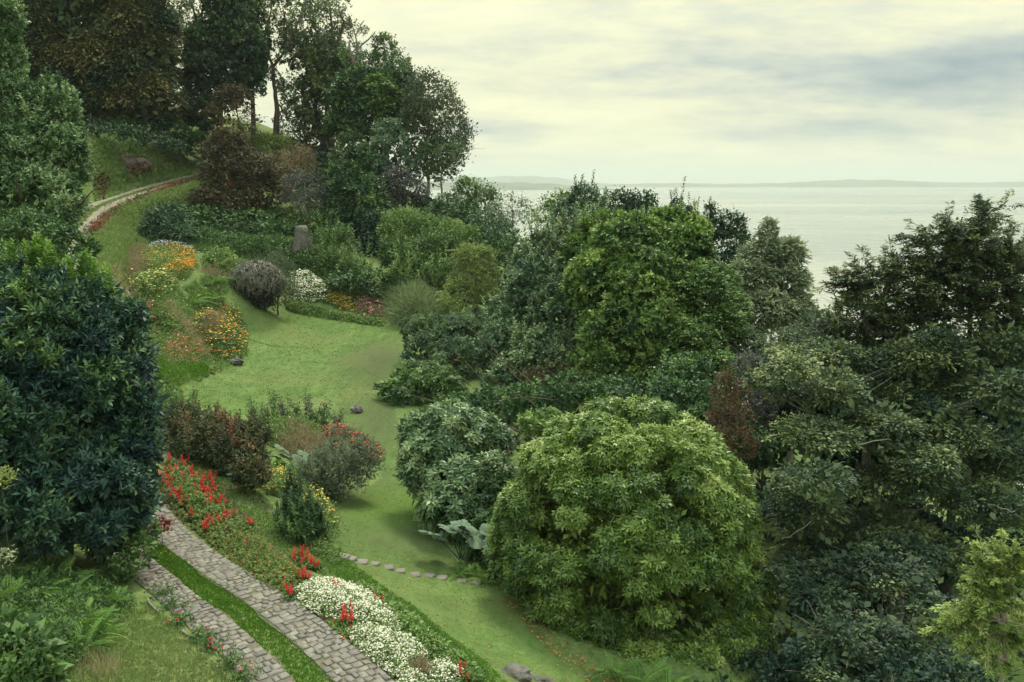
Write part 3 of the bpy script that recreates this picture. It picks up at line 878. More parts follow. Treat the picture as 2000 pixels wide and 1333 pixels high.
# stepping stones across the lower lawn
m, q = new_mat('step_stone')
pos = q.n('ShaderNodeNewGeometry').outputs['Position']; oi = q.n('ShaderNodeObjectInfo')
n2_ = q.noise(pos, 8, 5, .7)
cc = q.mix(q.math('MULTIPLY', n2_, .6), q.ramp(oi.outputs['Random'], [(0, (.13, .115, .12)), (1, (.20, .185, .18))]), (.13, .13, .11))
p = q.n('ShaderNodeBsdfPrincipled'); q.l(cc, p.inputs['Base Color']); p.inputs['Roughness'].default_value = .8
o = q.n('ShaderNodeOutputMaterial'); q.l(p.outputs[0], o.inputs['Surface'])
STEP = m
steps = [(668, 1088, 26, 'weathered stepping stone at the yellow flowers, half sunk in worn turf'), (684, 1094, 22, 'small grey stepping stone second from the worn turf'),
         (705, 1100, 24, 'flat grey stepping stone where the lawn opens out'), (731, 1106, 20, 'small square stepping stone near the left end of the row'),
         (757, 1112, 23, 'tilted grey stepping stone left of the middle of the row'), (780, 1118, 22, 'square grey stepping stone at the middle of the row on the lawn'),
         (810, 1124, 20, 'sunken grey stepping stone right of the middle of the row'), (838, 1129, 20, 'grey stepping stone second from the dark shrubs'),
         (862, 1133, 21, 'grey stepping stone on the lawn last before the shaded grass'), (902, 1139, 18, 'shaded stepping stone partly hidden in grass near the ferns'),
         (930, 1143, 18, 'darkest stepping stone at the foot of the big rhododendron')]
rs = np.random.default_rng(4)
for px, py, w_, lab in steps:
    gp = ground(px, py)
    v, qd, tt = stone_mesh(rs, rng_=.05, h=.06)
    v = v * np.array([.38, .34, .8])
    me = fast_mesh('stepping_stone', v, quads=qd, tris=tt, attrs={'tint': np.full(len(v), .5)})
    ob = link('stepping_stone', me, STEP, label=lab, cat='stepping stone', group='stepping stones across the lower lawn', loc=gp + np.array([0, 0, -.015]))
    ob.scale = (w_ / 22, w_ / 22, 1); ob.rotation_euler = (rs.normal(0, .04), rs.normal(0, .04), rs.uniform(-.5, .2))
# ------------------------------------------------------------------ leaf and bark colours
LM = leaf_mat
m_dome = LM('rhododendron_leaf', [(.038, .080, .018), (.075, .140, .026), (.125, .205, .042), (.20, .285, .07), (.27, .34, .11)], .42, .18, .4, k_=0.68)
m_rho2 = LM('rhododendron_leaf_bluish', [(.020, .050, .026), (.045, .090, .040), (.085, .140, .060), (.15, .20, .095)], .42, .15, .45)
m_teal = LM('laurel_leaf', [(.008, .024, .026), (.016, .044, .038), (.030, .070, .046), (.055, .105, .050), (.11, .19, .045)], .5, .15, .35)
m_fresh = LM('laurel_new_leaf', [(.03, .07, .018), (.06, .125, .025), (.11, .19, .04)], .5, .3, .3)
m_pale = LM('pale_leaf', [(.022, .050, .022), (.050, .098, .042), (.105, .170, .080), (.18, .25, .13)], .55, .2, .3)
m_olive = LM('olive_brown_leaf', [(.009, .024, .022), (.020, .043, .029), (.040, .064, .034), (.074, .088, .038), (.12, .105, .042)], .7, .18, .2)
m_mid = LM('mid_leaf', [(.016, .040, .016), (.038, .078, .024), (.072, .128, .038), (.13, .20, .06)], .55, .2, .3)
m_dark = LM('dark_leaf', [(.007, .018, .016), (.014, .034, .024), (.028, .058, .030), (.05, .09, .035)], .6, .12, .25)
m_deep = LM('deep_green_leaf', [(.010, .030, .016), (.022, .056, .022), (.045, .092, .030), (.085, .15, .04)], .55, .15, .3)
m_bright = LM('bright_leaf', [(.018, .045, .014), (.042, .088, .022), (.085, .150, .036), (.15, .235, .06), (.22, .30, .09)], .5, .22, .35, k_=0.84)
m_blue = LM('blue_green_leaf', [(.014, .036, .024), (.036, .074, .042), (.074, .122, .064), (.125, .18, .088)], .55, .18, .35)
m_silver = LM('silver_leaf', [(.050, .078, .048), (.095, .130, .080), (.155, .195, .12), (.22, .26, .16)], .65, .2, .25)
m_beech = LM('beech_leaf', [(.009, .022, .018), (.022, .044, .028), (.050, .080, .040), (.095, .13, .055), (.15, .185, .075)], .55, .18, .3)
m_airy = LM('airy_leaf', [(.024, .048, .028), (.048, .084, .042), (.082, .125, .056), (.13, .165, .068)], .65, .25, .2)
m_greyg = LM('grey_green_leaf', [(.030, .046, .032), (.056, .078, .050), (.092, .118, .076), (.135, .15, .09)], .7, .22, .2)
m_myrt = LM('myrtle_leaf', [(.020, .022, .016), (.045, .042, .028), (.080, .068, .040), (.12, .095, .05)], .65, .15, .2)
m_purp = LM('purple_grey_leaf', [(.030, .034, .034), (.055, .060, .058), (.085, .092, .082)], .7, .15, .2)
m_barb = LM('barberry_leaf', [(.016, .030, .014), (.038, .058, .022), (.085, .055, .030), (.14, .060, .040)], .6, .18, .3)
m_rust = LM('rust_leaf', [(.035, .030, .022), (.062, .048, .032), (.105, .075, .042), (.15, .108, .055)], .8, .2, .1)
m_redl = LM('red_leaf', [(.06, .018, .018), (.12, .03, .028), (.18, .06, .035)], .7, .2, .2)
m_yg = LM('yellow_green_leaf', [(.055, .085, .028), (.10, .145, .045), (.16, .205, .07), (.21, .25, .10)], .6, .28, .2, k_=0.90)
m_fern = LM('fern_leaf', [(.018, .045, .016), (.045, .10, .022), (.085, .165, .035), (.15, .24, .06)], .6, .28, .3, rnd=.35)
m_gun = LM('gunnera_leaf', [(.045, .075, .055), (.075, .115, .08), (.11, .155, .11)], .7, .15, .2)
m_grass = LM('grass_blade', [(.042, .078, .020), (.072, .122, .034), (.105, .165, .050), (.155, .215, .08)], .7, .25, .15, k_=0.81)
m_lush = LM('lush_grass_blade', [(.035, .085, .012), (.065, .15, .02), (.11, .22, .035)], .7, .25, .15, k_=0.85)
m_long = LM('long_grass_blade', [(.060, .10, .032), (.105, .165, .055), (.16, .22, .085), (.25, .26, .14)], .7, .3, .15, k_=0.85)
m_dry = LM('dry_grass', [(.14, .12, .07), (.21, .18, .11), (.30, .26, .17)], .8, .3, .1)
m_brush = LM('brown_weed', [(.085, .085, .045), (.14, .12, .075), (.20, .155, .10)], .85, .25, .1)
m_weed = LM('weed_leaf', [(.035, .065, .022), (.070, .120, .038), (.115, .175, .062), (.17, .22, .10)], .65, .25, .2)
m_pamp = LM('pampas_blade', [(.06, .09, .045), (.11, .15, .075), (.18, .21, .12)], .7, .25, .2)
def petal(name, stops): return LM(name, stops, .7, .3, .15)
p_white = petal('white_petal', [(.60, .60, .50), (.72, .72, .64), (.80, .80, .74)])
p_orange = petal('orange_petal', [(.50, .17, .03), (.60, .27, .035), (.66, .40, .06)])
p_yellow = petal('yellow_petal', [(.55, .38, .06), (.64, .50, .10), (.70, .62, .25)])
p_paley = petal('pale_yellow_petal', [(.60, .58, .20), (.70, .68, .34)])
p_pink = petal('pink_petal', [(.50, .14, .20), (.62, .28, .34), (.72, .50, .50)])
p_crim = petal('crimson_petal', [(.45, .02, .05), (.60, .04, .08), (.70, .12, .12)])
p_red = petal('red_petal', [(.50, .018, .028), (.62, .035, .045), (.68, .09, .08)])
p_coral = petal('coral_petal', [(.50, .07, .05), (.60, .12, .08), (.64, .24, .12)])
p_lil = petal('lilac_petal', [(.32, .32, .48), (.45, .44, .58), (.58, .57, .66)])
p_fall = petal('fallen_leaf', [(.16, .05, .03), (.28, .12, .05), (.45, .31, .13)])
b_dark = bark_mat('dark_bark', (.018, .015, .018), (.06, .05, .05))
b_grey = bark_mat('grey_bark', (.09, .085, .08), (.24, .22, .20))
b_pale = bark_mat('pale_bark', (.22, .20, .18), (.42, .38, .34))
b_red = bark_mat('cinnamon_bark', (.09, .035, .022), (.26, .12, .075))
b_brown = bark_mat('brown_bark', (.05, .035, .028), (.14, .10, .08))

# ------------------------------------------------------------------ trees on the hill, far left to right
tree('cypress_tree', 'tree', 'tall brown-green conifer filling the top left above the grassy bank',
     [(185, 60, 114, 135, 110, .7), (120, 150, 112, 85, 90, .7), (235, 150, 112, 100, 90, .7), (255, 200, 111, 90, 50, .7), (80, 60, 114, 70, 100, .7), (275, 90, 113, 60, 90, .7), (140, 205, 111, 70, 50, .7), (200, -60, 114, 120, 80, .7)],
     m_olive, b_dark, 'spray', sp=9, leaf=(9, 4.4), k=8, Lp=20, sub=.26, nsub=26, up=-.05, out=1, droop=.5, tvar=.30, tint0=.56, trunk_r=.6, n_limb=20, inner=.9)
tree('cypress_tree', 'tree', 'dark conifer behind the brown-green one at the left edge of the hilltop',
     [(40, 60, 112, 60, 100), (60, 160, 112, 60, 70)], m_dark, b_dark, 'spray', sp=11, leaf=(8, 4), k=7, Lp=18, trunk_r=.4)
tree('laurel_shrub', 'shrub', 'dark glossy shrub under the brown-green conifer beside the upper road',
     [(320, 262, 112, 42, 26), (355, 276, 114, 36, 22), (280, 256, 111, 40, 22), (235, 248, 110, 40, 18), (385, 285, 116, 26, 20)], m_deep, b_brown, 'shoot', sp=9, leaf=(8, 4), k=6, Lp=10, trunk_r=.15)
tree('low_hedge', 'hedge', 'low bluish ground shrubs along the top of the grassy bank',
     [(215, 254, 100, 40, 9), (255, 263, 101, 40, 9), (185, 250, 99, 22, 9), (300, 277, 104, 34, 10), (340, 290, 107, 26, 9)], m_dark, b_brown, 'fluff', sp=8, leaf=(6, 3), k=6, Lp=9, trunk_r=.06, n_limb=6)
tree('bamboo_clump', 'shrub', 'pale yellowish plume of foliage showing between the dark hilltop trees',
     [(365, 228, 125, 14, 32)], m_yg, b_grey, 'fluff', sp=7, leaf=(6, 2), k=6, Lp=9, trunk_r=.08)
tree('ivy_clad_tree', 'tree', 'dark blue-green ivy-clad tree left of the bare-stemmed tall tree',
     [(420, 150, 121, 55, 80), (405, 110, 121, 42, 60), (470, 110, 121, 42, 70), (400, 210, 120, 38, 50), (450, 60, 122, 40, 60), (490, 160, 121, 26, 40), (440, 10, 122, 34, 50)],
     m_dark, b_dark, 'shoot', sp=8, leaf=(7, 4), k=7, Lp=12, sub=.3, trunk_r=.5, inner=.6, tint0=.68)
tree('ivy_clad_tree', 'tree', 'dark trunk with ivy standing right of the blue-green tree mass',
     [(500, 120, 125, 24, 50), (505, 60, 125, 22, 50), (480, 20, 125, 26, 40)], m_deep, b_dark, 'shoot', sp=10, leaf=(7, 4), k=6, Lp=12, trunk_r=.42, base=tuple(at(497, 270, 125)[:2]))

def sparse_tree(name, label, bx, by, Y, stems, tips, mat, bark, r0=.3, ll=6, lw=3.2, kk=9, seed=1, spread=22, nsub=5, hang=0., cat='tree', along=False):
    """open crowned tree: real branches drawn from fork to fork, leaves only round the twigs.
    stems: list of (parent index, px, py, dY) ; tips: (stem index, px, py, n)"""
    r = np.random.default_rng(seed); s = Y / F
    foot = at(bx, by, Y); foot[2] = min(h1(foot[0], foot[1]) - .1, foot[2])
    root = thing(name, label, cat, foot)
    pts = [foot]; rad = [r0]
    V, Q = [], []
    for (pi, px, py, dY) in stems:
        p = at(px, py, Y + dY); a = pts[pi]; ra = rad[pi]; rb = ra * .68
        path = bez(a - foot, p - foot, r.normal(0, .04, 3) * np.linalg.norm(p - a), 7, r, np.linalg.norm(p - a) * .012)
        tube(V, Q, path, np.linspace(ra if pi else ra * 1.25, rb, 7), 7)
        pts.append(p); rad.append(rb)
    f = Fol(seed)
    for (si, px, py, n, sr) in tips:
        c = at(px, py, Y + r.normal(0, spread * s * .5)); a = pts[si]; ra = rad[si] * .6
        ln = np.linalg.norm(c - a)
        path = bez(a - foot, c - foot, np.array([0, 0, .1 * ln]), 6, r, ln * .03)
        tube(V, Q, path, np.linspace(ra * .75, ra * .25, 6), 5)
        for j in range(n):
            e = c + r.normal(0, 1, 3) * np.array([sr, sr, sr * .75]) * s
            st = path[r.integers(2, 6)] + foot
            tw = bez(st - foot, e - foot, np.array([0, 0, .1 * np.linalg.norm(e - st)]), 5, r, .02 * np.linalg.norm(e - st))
            tube(V, Q, tw, np.linspace(ra * .2, .010, 5), 3)
            m = nsub
            q = tw[-1] + foot + r.normal(0, 1, (m, 3)) * sr * .28 * s
            t0 = .5 + .22 * r.normal()
            if mat is not None and along:
                ts = r.uniform(.3, 1.1, m * 2); ax = nrm((tw[-1] - tw[1])[None])[0]
                q = tw[1] + foot + (tw[-1] - tw[1]) * ts[:, None] + r.normal(0, sr * .06 * s, (m * 2, 3))
                shoots(f, 'spray', q, ax * .8 + np.array([0, 0, .35]) + r.normal(0, .3, (m * 2, 3)), np.full(m * 2, sr * .55 * s), ll * s, lw * s, kk, t0 + r.normal(0, .08, m * 2), .12)
            elif mat is not None:
                shoots(f, 'fluff', q, np.array([[0, 0, .6 - hang]]) + r.normal(0, .5, (m, 3)), np.full(m, sr * .3 * s), ll * s, lw * s, kk, t0 + r.normal(0, .08, m))
    link('trunk', fast_mesh('trunk', np.concatenate(V), quads=Q, smooth=True), bark, root)
    if mat is not None: link('crown', f.mesh('crown', foot), mat, root, kind='stuff')
    TRI[name] = TRI.get(name, 0) + f.count() * 2
    return root

def auto_tips(stem_ids, boxes, seed, sr=20, n=5):
    """boxes: (px, py, rx, ry, count)"""
    r = np.random.default_rng(seed); out = []
    for si, (px, py, rx, ry, c) in zip(stem_ids, boxes):
        for _ in range(c):
            out.append((si, px + r.uniform(-1, 1) * rx, py + r.uniform(-1, 1) * ry, n, sr))
    return out

sparse_tree('tall_tree', 'tall bare-stemmed tree forking high with open leaves against the sky', 541, 276, 126,
            [(0, 540, 200, 0), (1, 533, 130, 0), (2, 515, 85, 1), (2, 560, 95, -1), (3, 495, 30, 1), (4, 585, 40, -2), (4, 553, 20, 0), (3, 530, 10, 0), (6, 605, -10, 0), (5, 470, -20, 1)],
            auto_tips([5, 6, 7, 8, 9, 10, 3, 4, 2, 3, 1, 2], [(490, 25, 40, 30, 8), (590, 35, 35, 35, 7), (555, 30, 30, 35, 6), (525, 15, 30, 40, 6), (615, 0, 30, 30, 6), (480, -10, 40, 30, 6), (510, 70, 22, 20, 3), (575, 90, 28, 18, 4), (552, 160, 14, 14, 2), (505, 110, 14, 16, 2), (555, 245, 22, 14, 2), (523, 140, 12, 18, 2)], 3, 18, 5),
            m_airy, b_brown, r0=.46, seed=4, kk=8, ll=5.5, lw=3.4, nsub=4)
sparse_tree('tall_tree', 'tall open tree at the upper left with dark stem before the bright sky', 390, 250, 127,
            [(0, 392, 120, 0), (1, 390, 60, 0), (2, 375, 10, 0), (2, 402, 5, 0), (1, 352, 60, 0), (5, 335, 20, 0)],
            auto_tips([3, 4, 5, 6, 2, 1, 1, 1], [(370, 5, 30, 35, 7), (410, 0, 25, 30, 6), (345, 60, 22, 30, 6), (335, 10, 22, 30, 6), (385, 60, 22, 25, 4), (358, 150, 14, 34, 5), (340, 115, 20, 26, 3), (372, 205, 8, 24, 2)], 5, 17, 5),
            m_airy, b_dark, r0=.40, seed=6, kk=8, ll=5.2, lw=3, nsub=4)
sparse_tree('tall_tree', 'tall sparse tree top between the bare-stemmed tree and the dead branches', 645, 285, 132,
            [(0, 640, 180, 0), (1, 630, 100, 0), (1, 655, 95, 0), (2, 612, 50, 0), (3, 672, 40, 0), (3, 645, 20, 0)],
            auto_tips([4, 5, 6, 2, 3, 5], [(612, 45, 24, 30, 5), (672, 45, 18, 22, 6), (642, 25, 24, 22, 6), (622, 90, 20, 20, 4), (655, 85, 18, 22, 4), (665, 100, 20, 16, 3)], 7, 16, 5),
            m_greyg, b_brown, r0=.45, seed=8, kk=8, ll=5.2, lw=3, nsub=4)
sparse_tree('oak_tree', 'olive broad tree with twin dark trunks standing right of the sky gap', 640, 292, 128,
            [(0, 632, 262, 0), (0, 648, 255, 0), (1, 612, 225, 0), (2, 655, 220, 0), (3, 590, 180, 0), (4, 660, 170, 0), (3, 625, 170, 0), (5, 600, 130, 0), (7, 640, 120, 0)],
            auto_tips([5, 6, 7, 8, 9, 3, 4, 3, 8, 6], [(590, 175, 30, 25, 8), (660, 160, 26, 30, 8), (625, 165, 28, 26, 8), (605, 115, 30, 24, 8), (645, 120, 28, 24, 8), (590, 225, 26, 14, 6), (660, 215, 22, 18, 5), (617, 255, 26, 16, 6), (585, 90, 22, 18, 4), (682, 110, 12, 26, 4)], 9, 17, 6),
            m_airy, b_dark, r0=.75, seed=10, kk=10, ll=6, lw=3.6, nsub=5)
sparse_tree('dead_tree', 'dead leafless tree with pale bare branches against the sky', 685, 175, 124,
            [(0, 690, 120, 0), (1, 700, 95, 0), (2, 694, 70, 0), (3, 706, 48, 0), (2, 722, 75, 0), (1, 708, 128, 0), (3, 690, 55, 0), (5, 733, 62, 0), (1, 682, 85, 0), (4, 712, 40, 0)],
            [(4, 708, 42, 2, 9), (5, 728, 64, 3, 9), (7, 690, 50, 3, 8), (6, 722, 118, 2, 9), (9, 683, 74, 2, 7)], None, b_grey, r0=.30, seed=12)
tree('conifer_tree', 'tree', 'conical olive tree right of the dead branches on the skyline',
     [(750, 95, 122, 20, 30), (758, 125, 122, 38, 26), (760, 150, 121, 50, 28), (720, 135, 122, 22, 32)], m_airy, b_brown, 'shoot', sp=8.5, leaf=(6, 3), k=6, Lp=11, sub=.36, trunk_r=.3, inner=.3, fine=.95, base=tuple(at(758, 250, 122)[:2]))
tree('broadleaf_tree', 'tree', 'dense deep green broad tree in the middle of the hilltop group',
     [(700, 190, 117, 55, 50), (765, 185, 117, 50, 45), (740, 235, 115, 60, 45), (800, 220, 116, 40, 50), (680, 245, 117, 40, 35), (765, 165, 117, 40, 30)], m_deep, b_dark, 'shoot', sp=8, leaf=(7, 4), k=7, Lp=12, sub=.32, trunk_r=.4, inner=.6, spiky=12)
tree('evergreen_tree', 'tree', 'brighter green tree in front of the dense hilltop group',
     [(752, 212, 113, 34, 45), (740, 175, 113, 26, 24)], m_mid, b_dark, 'spray', sp=8, leaf=(7, 4), k=7, Lp=14, trunk_r=.3, tint0=.5)
tree('beech_tree', 'tree', 'greyish thin-leaved tree at the right end of the hill with a pale trunk',
     [(838, 185, 110, 42, 34), (855, 225, 110, 48, 36), (868, 265, 110, 44, 40), (845, 305, 109, 48, 38), (888, 295, 110, 24, 30), (815, 260, 110, 30, 60)], m_greyg, b_pale, 'fluff', sp=8.5, leaf=(5.5, 3), k=7, Lp=12, sub=.3, nsub=22, trunk_r=.22, inner=.45,
     base=tuple(at(834, 393, 110)[:2]), tint0=.40, tvar=.22)
tree('beech_tree', 'tree', 'darker olive crown in front of the pale trunk at the end of the hill',
     [(862, 300, 106, 36, 30), (835, 335, 106, 36, 26), (870, 335, 107, 22, 16)], m_airy, b_grey, 'fluff', sp=8, leaf=(5.5, 3), k=7, Lp=11, trunk_r=.15, tint0=.38)
tree('conifer_tree', 'tree', 'small olive-gold conifer beside the upper lawn',
     [(690, 278, 112, 22, 22), (672, 305, 112, 20, 20), (712, 300, 112, 18, 24)], m_airy, b_brown, 'spray', sp=7.5, leaf=(6, 3), k=7, Lp=11, trunk_r=.15, tint0=.62)
tree('evergreen_tree', 'tree', 'rounded blue-green evergreen right of the conical one below the hilltop',
     [(760, 262, 106, 26, 26), (762, 295, 105, 38, 30), (745, 330, 104, 40, 32), (785, 335, 104, 30, 26)], m_blue, b_brown, 'shoot', sp=8, leaf=(6.5, 3.5), k=7, Lp=11, sub=.32, trunk_r=.2, tint0=.42)
tree('evergreen_tree', 'tree', 'dark conical evergreen with pale shoot tips beside the upper lawn',
     [(702, 312, 98, 20, 30), (690, 345, 98, 40, 34), (695, 390, 96, 52, 42), (690, 440, 95, 52, 34), (725, 420, 96, 34, 36)], m_deep, b_brown, 'shoot', sp=8, leaf=(7, 3.8), k=7, Lp=13, sub=.28, nsub=26, trunk_r=.25, tint0=.45, tvar=.28, spiky=26)
tree('weeping_bush', 'shrub', 'grey weeping bush above the steep dark hollow of the slope',
     [(775, 350, 101, 34, 22), (800, 375, 101, 36, 26), (760, 380, 100, 26, 24)], m_purp, b_brown, 'spray', sp=8, leaf=(6, 2.6), k=7, Lp=14, droop=.9, trunk_r=.12, up=.1)
tree('myrtle_tree', 'tree', 'brown-leaved tree with cinnamon trunk below the upper road',
     [(448, 305, 100, 52, 28), (448, 345, 99, 50, 28), (500, 335, 99, 52, 30), (408, 388, 97, 34, 20), (520, 375, 98, 46, 30), (455, 395, 98, 66, 26), (445, 275, 100, 30, 22)], m_myrt, b_red, 'spray', sp=8, leaf=(5.6, 3.2), k=8, Lp=14, sub=.27, nsub=24,
     droop=.12, up=.25, trunk_r=.32, inner=.8, limb_r=.28, n_limb=16, base=tuple(at(447, 425, 97)[:2]), tint0=.45, tvar=.25)
tree('myrtle_tree', 'tree', 'taller airy brownish tree with reddish stems behind the cinnamon-trunked one',
     [(458, 195, 114, 34, 24), (440, 225, 113, 36, 20), (480, 240, 113, 26, 22), (462, 255, 112, 34, 16)], m_myrt, b_red, 'spray', sp=8.5, leaf=(5, 3), k=8, Lp=12, sub=.3, droop=.12, up=.25, trunk_r=.22, inner=.15, base=tuple(at(480, 300, 113)[:2]), tint0=.55)
tree('sapling_tree', 'tree', 'small purplish-grey tree on a thin stem above the old stump',
     [(595, 365, 96, 38, 24), (608, 398, 95, 40, 24), (575, 395, 95, 28, 18)], m_purp, b_grey, 'fluff', sp=8, leaf=(5, 2.6), k=6, Lp=11, sub=.34, trunk_r=.09, inner=.2, base=tuple(at(600, 452, 93)[:2]), tint0=.5)
tree('broom_shrub', 'shrub', 'yellow-green feathery shrub on the hilltop below the tall bare stem',
     [(515, 288, 118, 34, 20), (495, 300, 117, 24, 14), (545, 290, 119, 16, 20)], m_yg, b_brown, 'fluff', sp=7, leaf=(6, 2), k=7, Lp=9, trunk_r=.08, tint0=.45)
tree('dry_shrub', 'shrub', 'brownish wispy shrub beside the small upper lawn',
     [(575, 305, 112, 30, 22), (570, 335, 110, 26, 24), (610, 330, 112, 12, 10)], m_brush, b_brown, 'fluff', sp=7, leaf=(6, 1.6), k=7, Lp=11, trunk_r=.08, inner=.2)
tree('shade_shrub', 'shrub', 'dark shrubs under the twin-trunked tree on the hilltop',
     [(590, 290, 128, 28, 14), (620, 298, 128, 24, 10), (660, 300, 127, 26, 12), (560, 282, 128, 14, 10)], m_dark, b_brown, 'fluff', sp=8, leaf=(6, 3), k=6, Lp=9, trunk_r=.08)
tree('fallen_foliage', 'shrub', 'dark tangled undergrowth below the cinnamon-trunked tree',
     [(470, 430, 94, 70, 16), (400, 425, 94, 50, 18), (540, 450, 92, 50, 18), (380, 450, 91, 34, 16), (450, 460, 91, 50, 14)], m_deep, b_brown, 'spray', sp=8, leaf=(7, 3.5), k=6, Lp=12, droop=.4, trunk_r=.06, n_limb=8)
tree('hill_shrub', 'shrub', 'mixed green shrubs right behind and around the old stump', [(630, 440, 93, 36, 22), (655, 425, 95, 34, 24), (560, 425, 96, 34, 18), (640, 465, 90, 26, 18), (565, 450, 92, 20, 14)], m_mid, b_brown, 'shoot', sp=8, leaf=(7, 3.4), k=6, Lp=12, trunk_r=.06, tint0=.4, sub=.4)
tree('hill_shrub', 'shrub', 'green shrubs on the slope below the small upper lawn', [(610, 385, 106, 34, 18), (650, 380, 106, 26, 20), (580, 395, 103, 24, 16), (625, 410, 100, 30, 16)], m_mid, b_brown, 'spray', sp=8, leaf=(7, 3.4), k=6, Lp=12, trunk_r=.06, tint0=.3, sub=.4)
tree('fan_shrub', 'shrub', 'dark blue-green fan-leaved shrub below the curve of the upper road',
     [(325, 430, 86, 42, 28), (350, 460, 84, 30, 22), (300, 455, 84, 24, 18)], m_blue, b_brown, 'spray', sp=7.5, leaf=(9, 2.5), k=8, Lp=16, droop=.5, trunk_r=.08, tint0=.25, tvar=.15)
tree('rose_bush', 'rose bush', 'loose green rose bush with small blooms left of the grey dome shrub',
     [(430, 508, 76, 30, 17), (455, 520, 75, 22, 14)], m_weed, b_brown, 'fluff', sp=7, leaf=(6, 3.5), k=6, Lp=9, trunk_r=.04)

# big pale evergreen and the near dark laurel on the left
tree('evergreen_tree', 'tree', 'large pale green evergreen at the left edge above the dark laurel',
     [(70, 290, 46, 75, 95), (20, 230, 46, 55, 80), (108, 235, 46, 42, 75), (126, 320, 45, 42, 75), (60, 400, 44, 95, 75), (95, 430, 44, 50, 50), (10, 120, 47, 34, 60), (5, 40, 47, 34, 60), (20, 330, 44, 60, 80), (-50, 250, 47, 80, 150)],
     m_pale, b_brown, 'shoot', sp=8.5, leaf=(8, 4.2), k=7, Lp=15, sub=.22, nsub=34, up=.45, trunk_r=.4, inner=.5, tint0=.50, tvar=.26, spiky=30, n_limb=20)
tree('evergreen_tree', 'tree', 'shaded lower evergreen between the pale tree and the near laurel',
     [(60, 470, 40, 80, 50), (138, 488, 40, 46, 30), (20, 520, 38, 60, 40)], m_deep, b_brown, 'shoot', sp=10, leaf=(9, 5), k=6, Lp=15, trunk_r=.25, tint0=.55)
tree('laurel_tree', 'tree', 'huge dark blue-green laurel with pointed leaves beside the cobbled road',
     [(90, 760, 22.5, 150, 210), (190, 770, 23, 95, 190), (60, 640, 23, 150, 110), (170, 640, 23.5, 85, 95), (230, 900, 22.5, 72, 150), (120, 970, 21.5, 160, 130), (235, 700, 23.5, 55, 90), (-40, 850, 21, 150, 230), (210, 1010, 22, 70, 90), (40, 580, 24, 60, 60), (268, 800, 22.6, 36, 50), (262, 980, 22, 36, 44), (248, 620, 23.6, 34, 36), (130, 560, 24, 50, 40)],
     m_teal, b_dark, 'shoot', sp=16, leaf=(15, 5.2), k=9, Lp=26, sub=.20, nsub=44, up=.55, trunk_r=.22, inner=1.0, tint0=.42, tvar=.26, spiky=50, n_limb=20, back=.15)
# fresh shoots on its top
def shoots_obj(root, name, pts_px, Y, mat, n, ll, lw, L, seed, k=9):
    r = np.random.default_rng(seed); f = Fol(seed); s = Y / F
    for (px, py, rx, ry, c) in pts_px:
        q = np.array([at(px + r.normal(0, rx), py + r.normal(0, ry), Y + r.normal(0, .5)) for _ in range(c)])
        ax = nrm(np.array([[0, 0, 1.0]]) + r.normal(0, .25, (c, 3)))
        for j in range(4):
            shoots(f, 'shoot', q + ax * L * s * j * .6, ax, L * s, ll * s * (1 - .1 * j), lw * s, k, .35 + .12 * j + r.normal(0, .1, c))
    org = np.array(root.location)
    link(name, f.mesh(name, org), mat, root, kind='stuff')
laurel = [o for o in bpy.data.objects if o.name.startswith('laurel_tree')][0]
shoots_obj(laurel, 'new_growth', [(90, 505, 16, 12, 22), (30, 520, 20, 14, 18), (150, 535, 18, 12, 12), (210, 560, 14, 14, 10), (60, 545, 40, 14, 22), (110, 620, 12, 10, 6), (20, 570, 20, 12, 10)], 23.3, m_fresh, 0, 15, 5.5, 16, 5)

# ------------------------------------------------------------------ slope behind the lawn
tree('feather_shrub', 'shrub', 'upright grey-green shrub with fine shoots right of the old stump',
     [(660, 480, 86, 34, 36), (655, 520, 84, 40, 30), (690, 535, 82, 34, 26)], m_mid, b_brown, 'shoot', sp=7.5, leaf=(8, 2.4), k=7, Lp=14, trunk_r=.08, up=.9, spiky=30, tint0=.5)
tree('dark_shrub', 'shrub', 'dark spreading shrub behind the pink and yellow flowers',
     [(725, 550, 78, 44, 20), (680, 548, 79, 34, 18), (745, 570, 77, 34, 16)], m_deep, b_brown, 'spray', sp=8, leaf=(8, 3.6), k=6, Lp=13, droop=.4, trunk_r=.06)
tree('hollow_tree', 'tree', 'very dark tree in the shaded hollow of the slope',
     [(745, 470, 92, 34, 60), (725, 500, 90, 28, 40), (800, 450, 94, 40, 40)], m_dark, b_dark, 'fluff', sp=9, leaf=(7, 4), k=6, Lp=12, trunk_r=.15, tint0=.4)
tree('spindle_bush', 'shrub', 'rounded green bush at the top of the slope above the hollow',
     [(800, 440, 90, 48, 28), (845, 455, 90, 44, 26), (780, 465, 89, 34, 28)], m_weed, b_brown, 'fluff', sp=7.5, leaf=(6, 3), k=7, Lp=10, trunk_r=.1, tint0=.45)
tree('shoot_bush', 'shrub', 'large bush of upright olive shoots above the pampas grass',
     [(800, 510, 80, 52, 40), (850, 495, 80, 44, 34), (800, 550, 77, 46, 30), (855, 545, 77, 40, 34)], m_mid, b_brown, 'shoot', sp=8, leaf=(10, 2.6), k=7, Lp=17, up=1.0, trunk_r=.1, spiky=40, tint0=.52, tvar=.22)
tree('larch_tree', 'tree', 'feathery yellow-green small tree above the brownish rhododendron',
     [(925, 505, 72, 38, 30), (930, 545, 71, 44, 34), (900, 575, 70, 38, 24), (945, 575, 70, 30, 20)], m_yg, b_brown, 'spray', sp=7.5, leaf=(6, 2.2), k=8, Lp=13, droop=.2, trunk_r=.12, inner=.3, tint0=.4, tvar=.25)
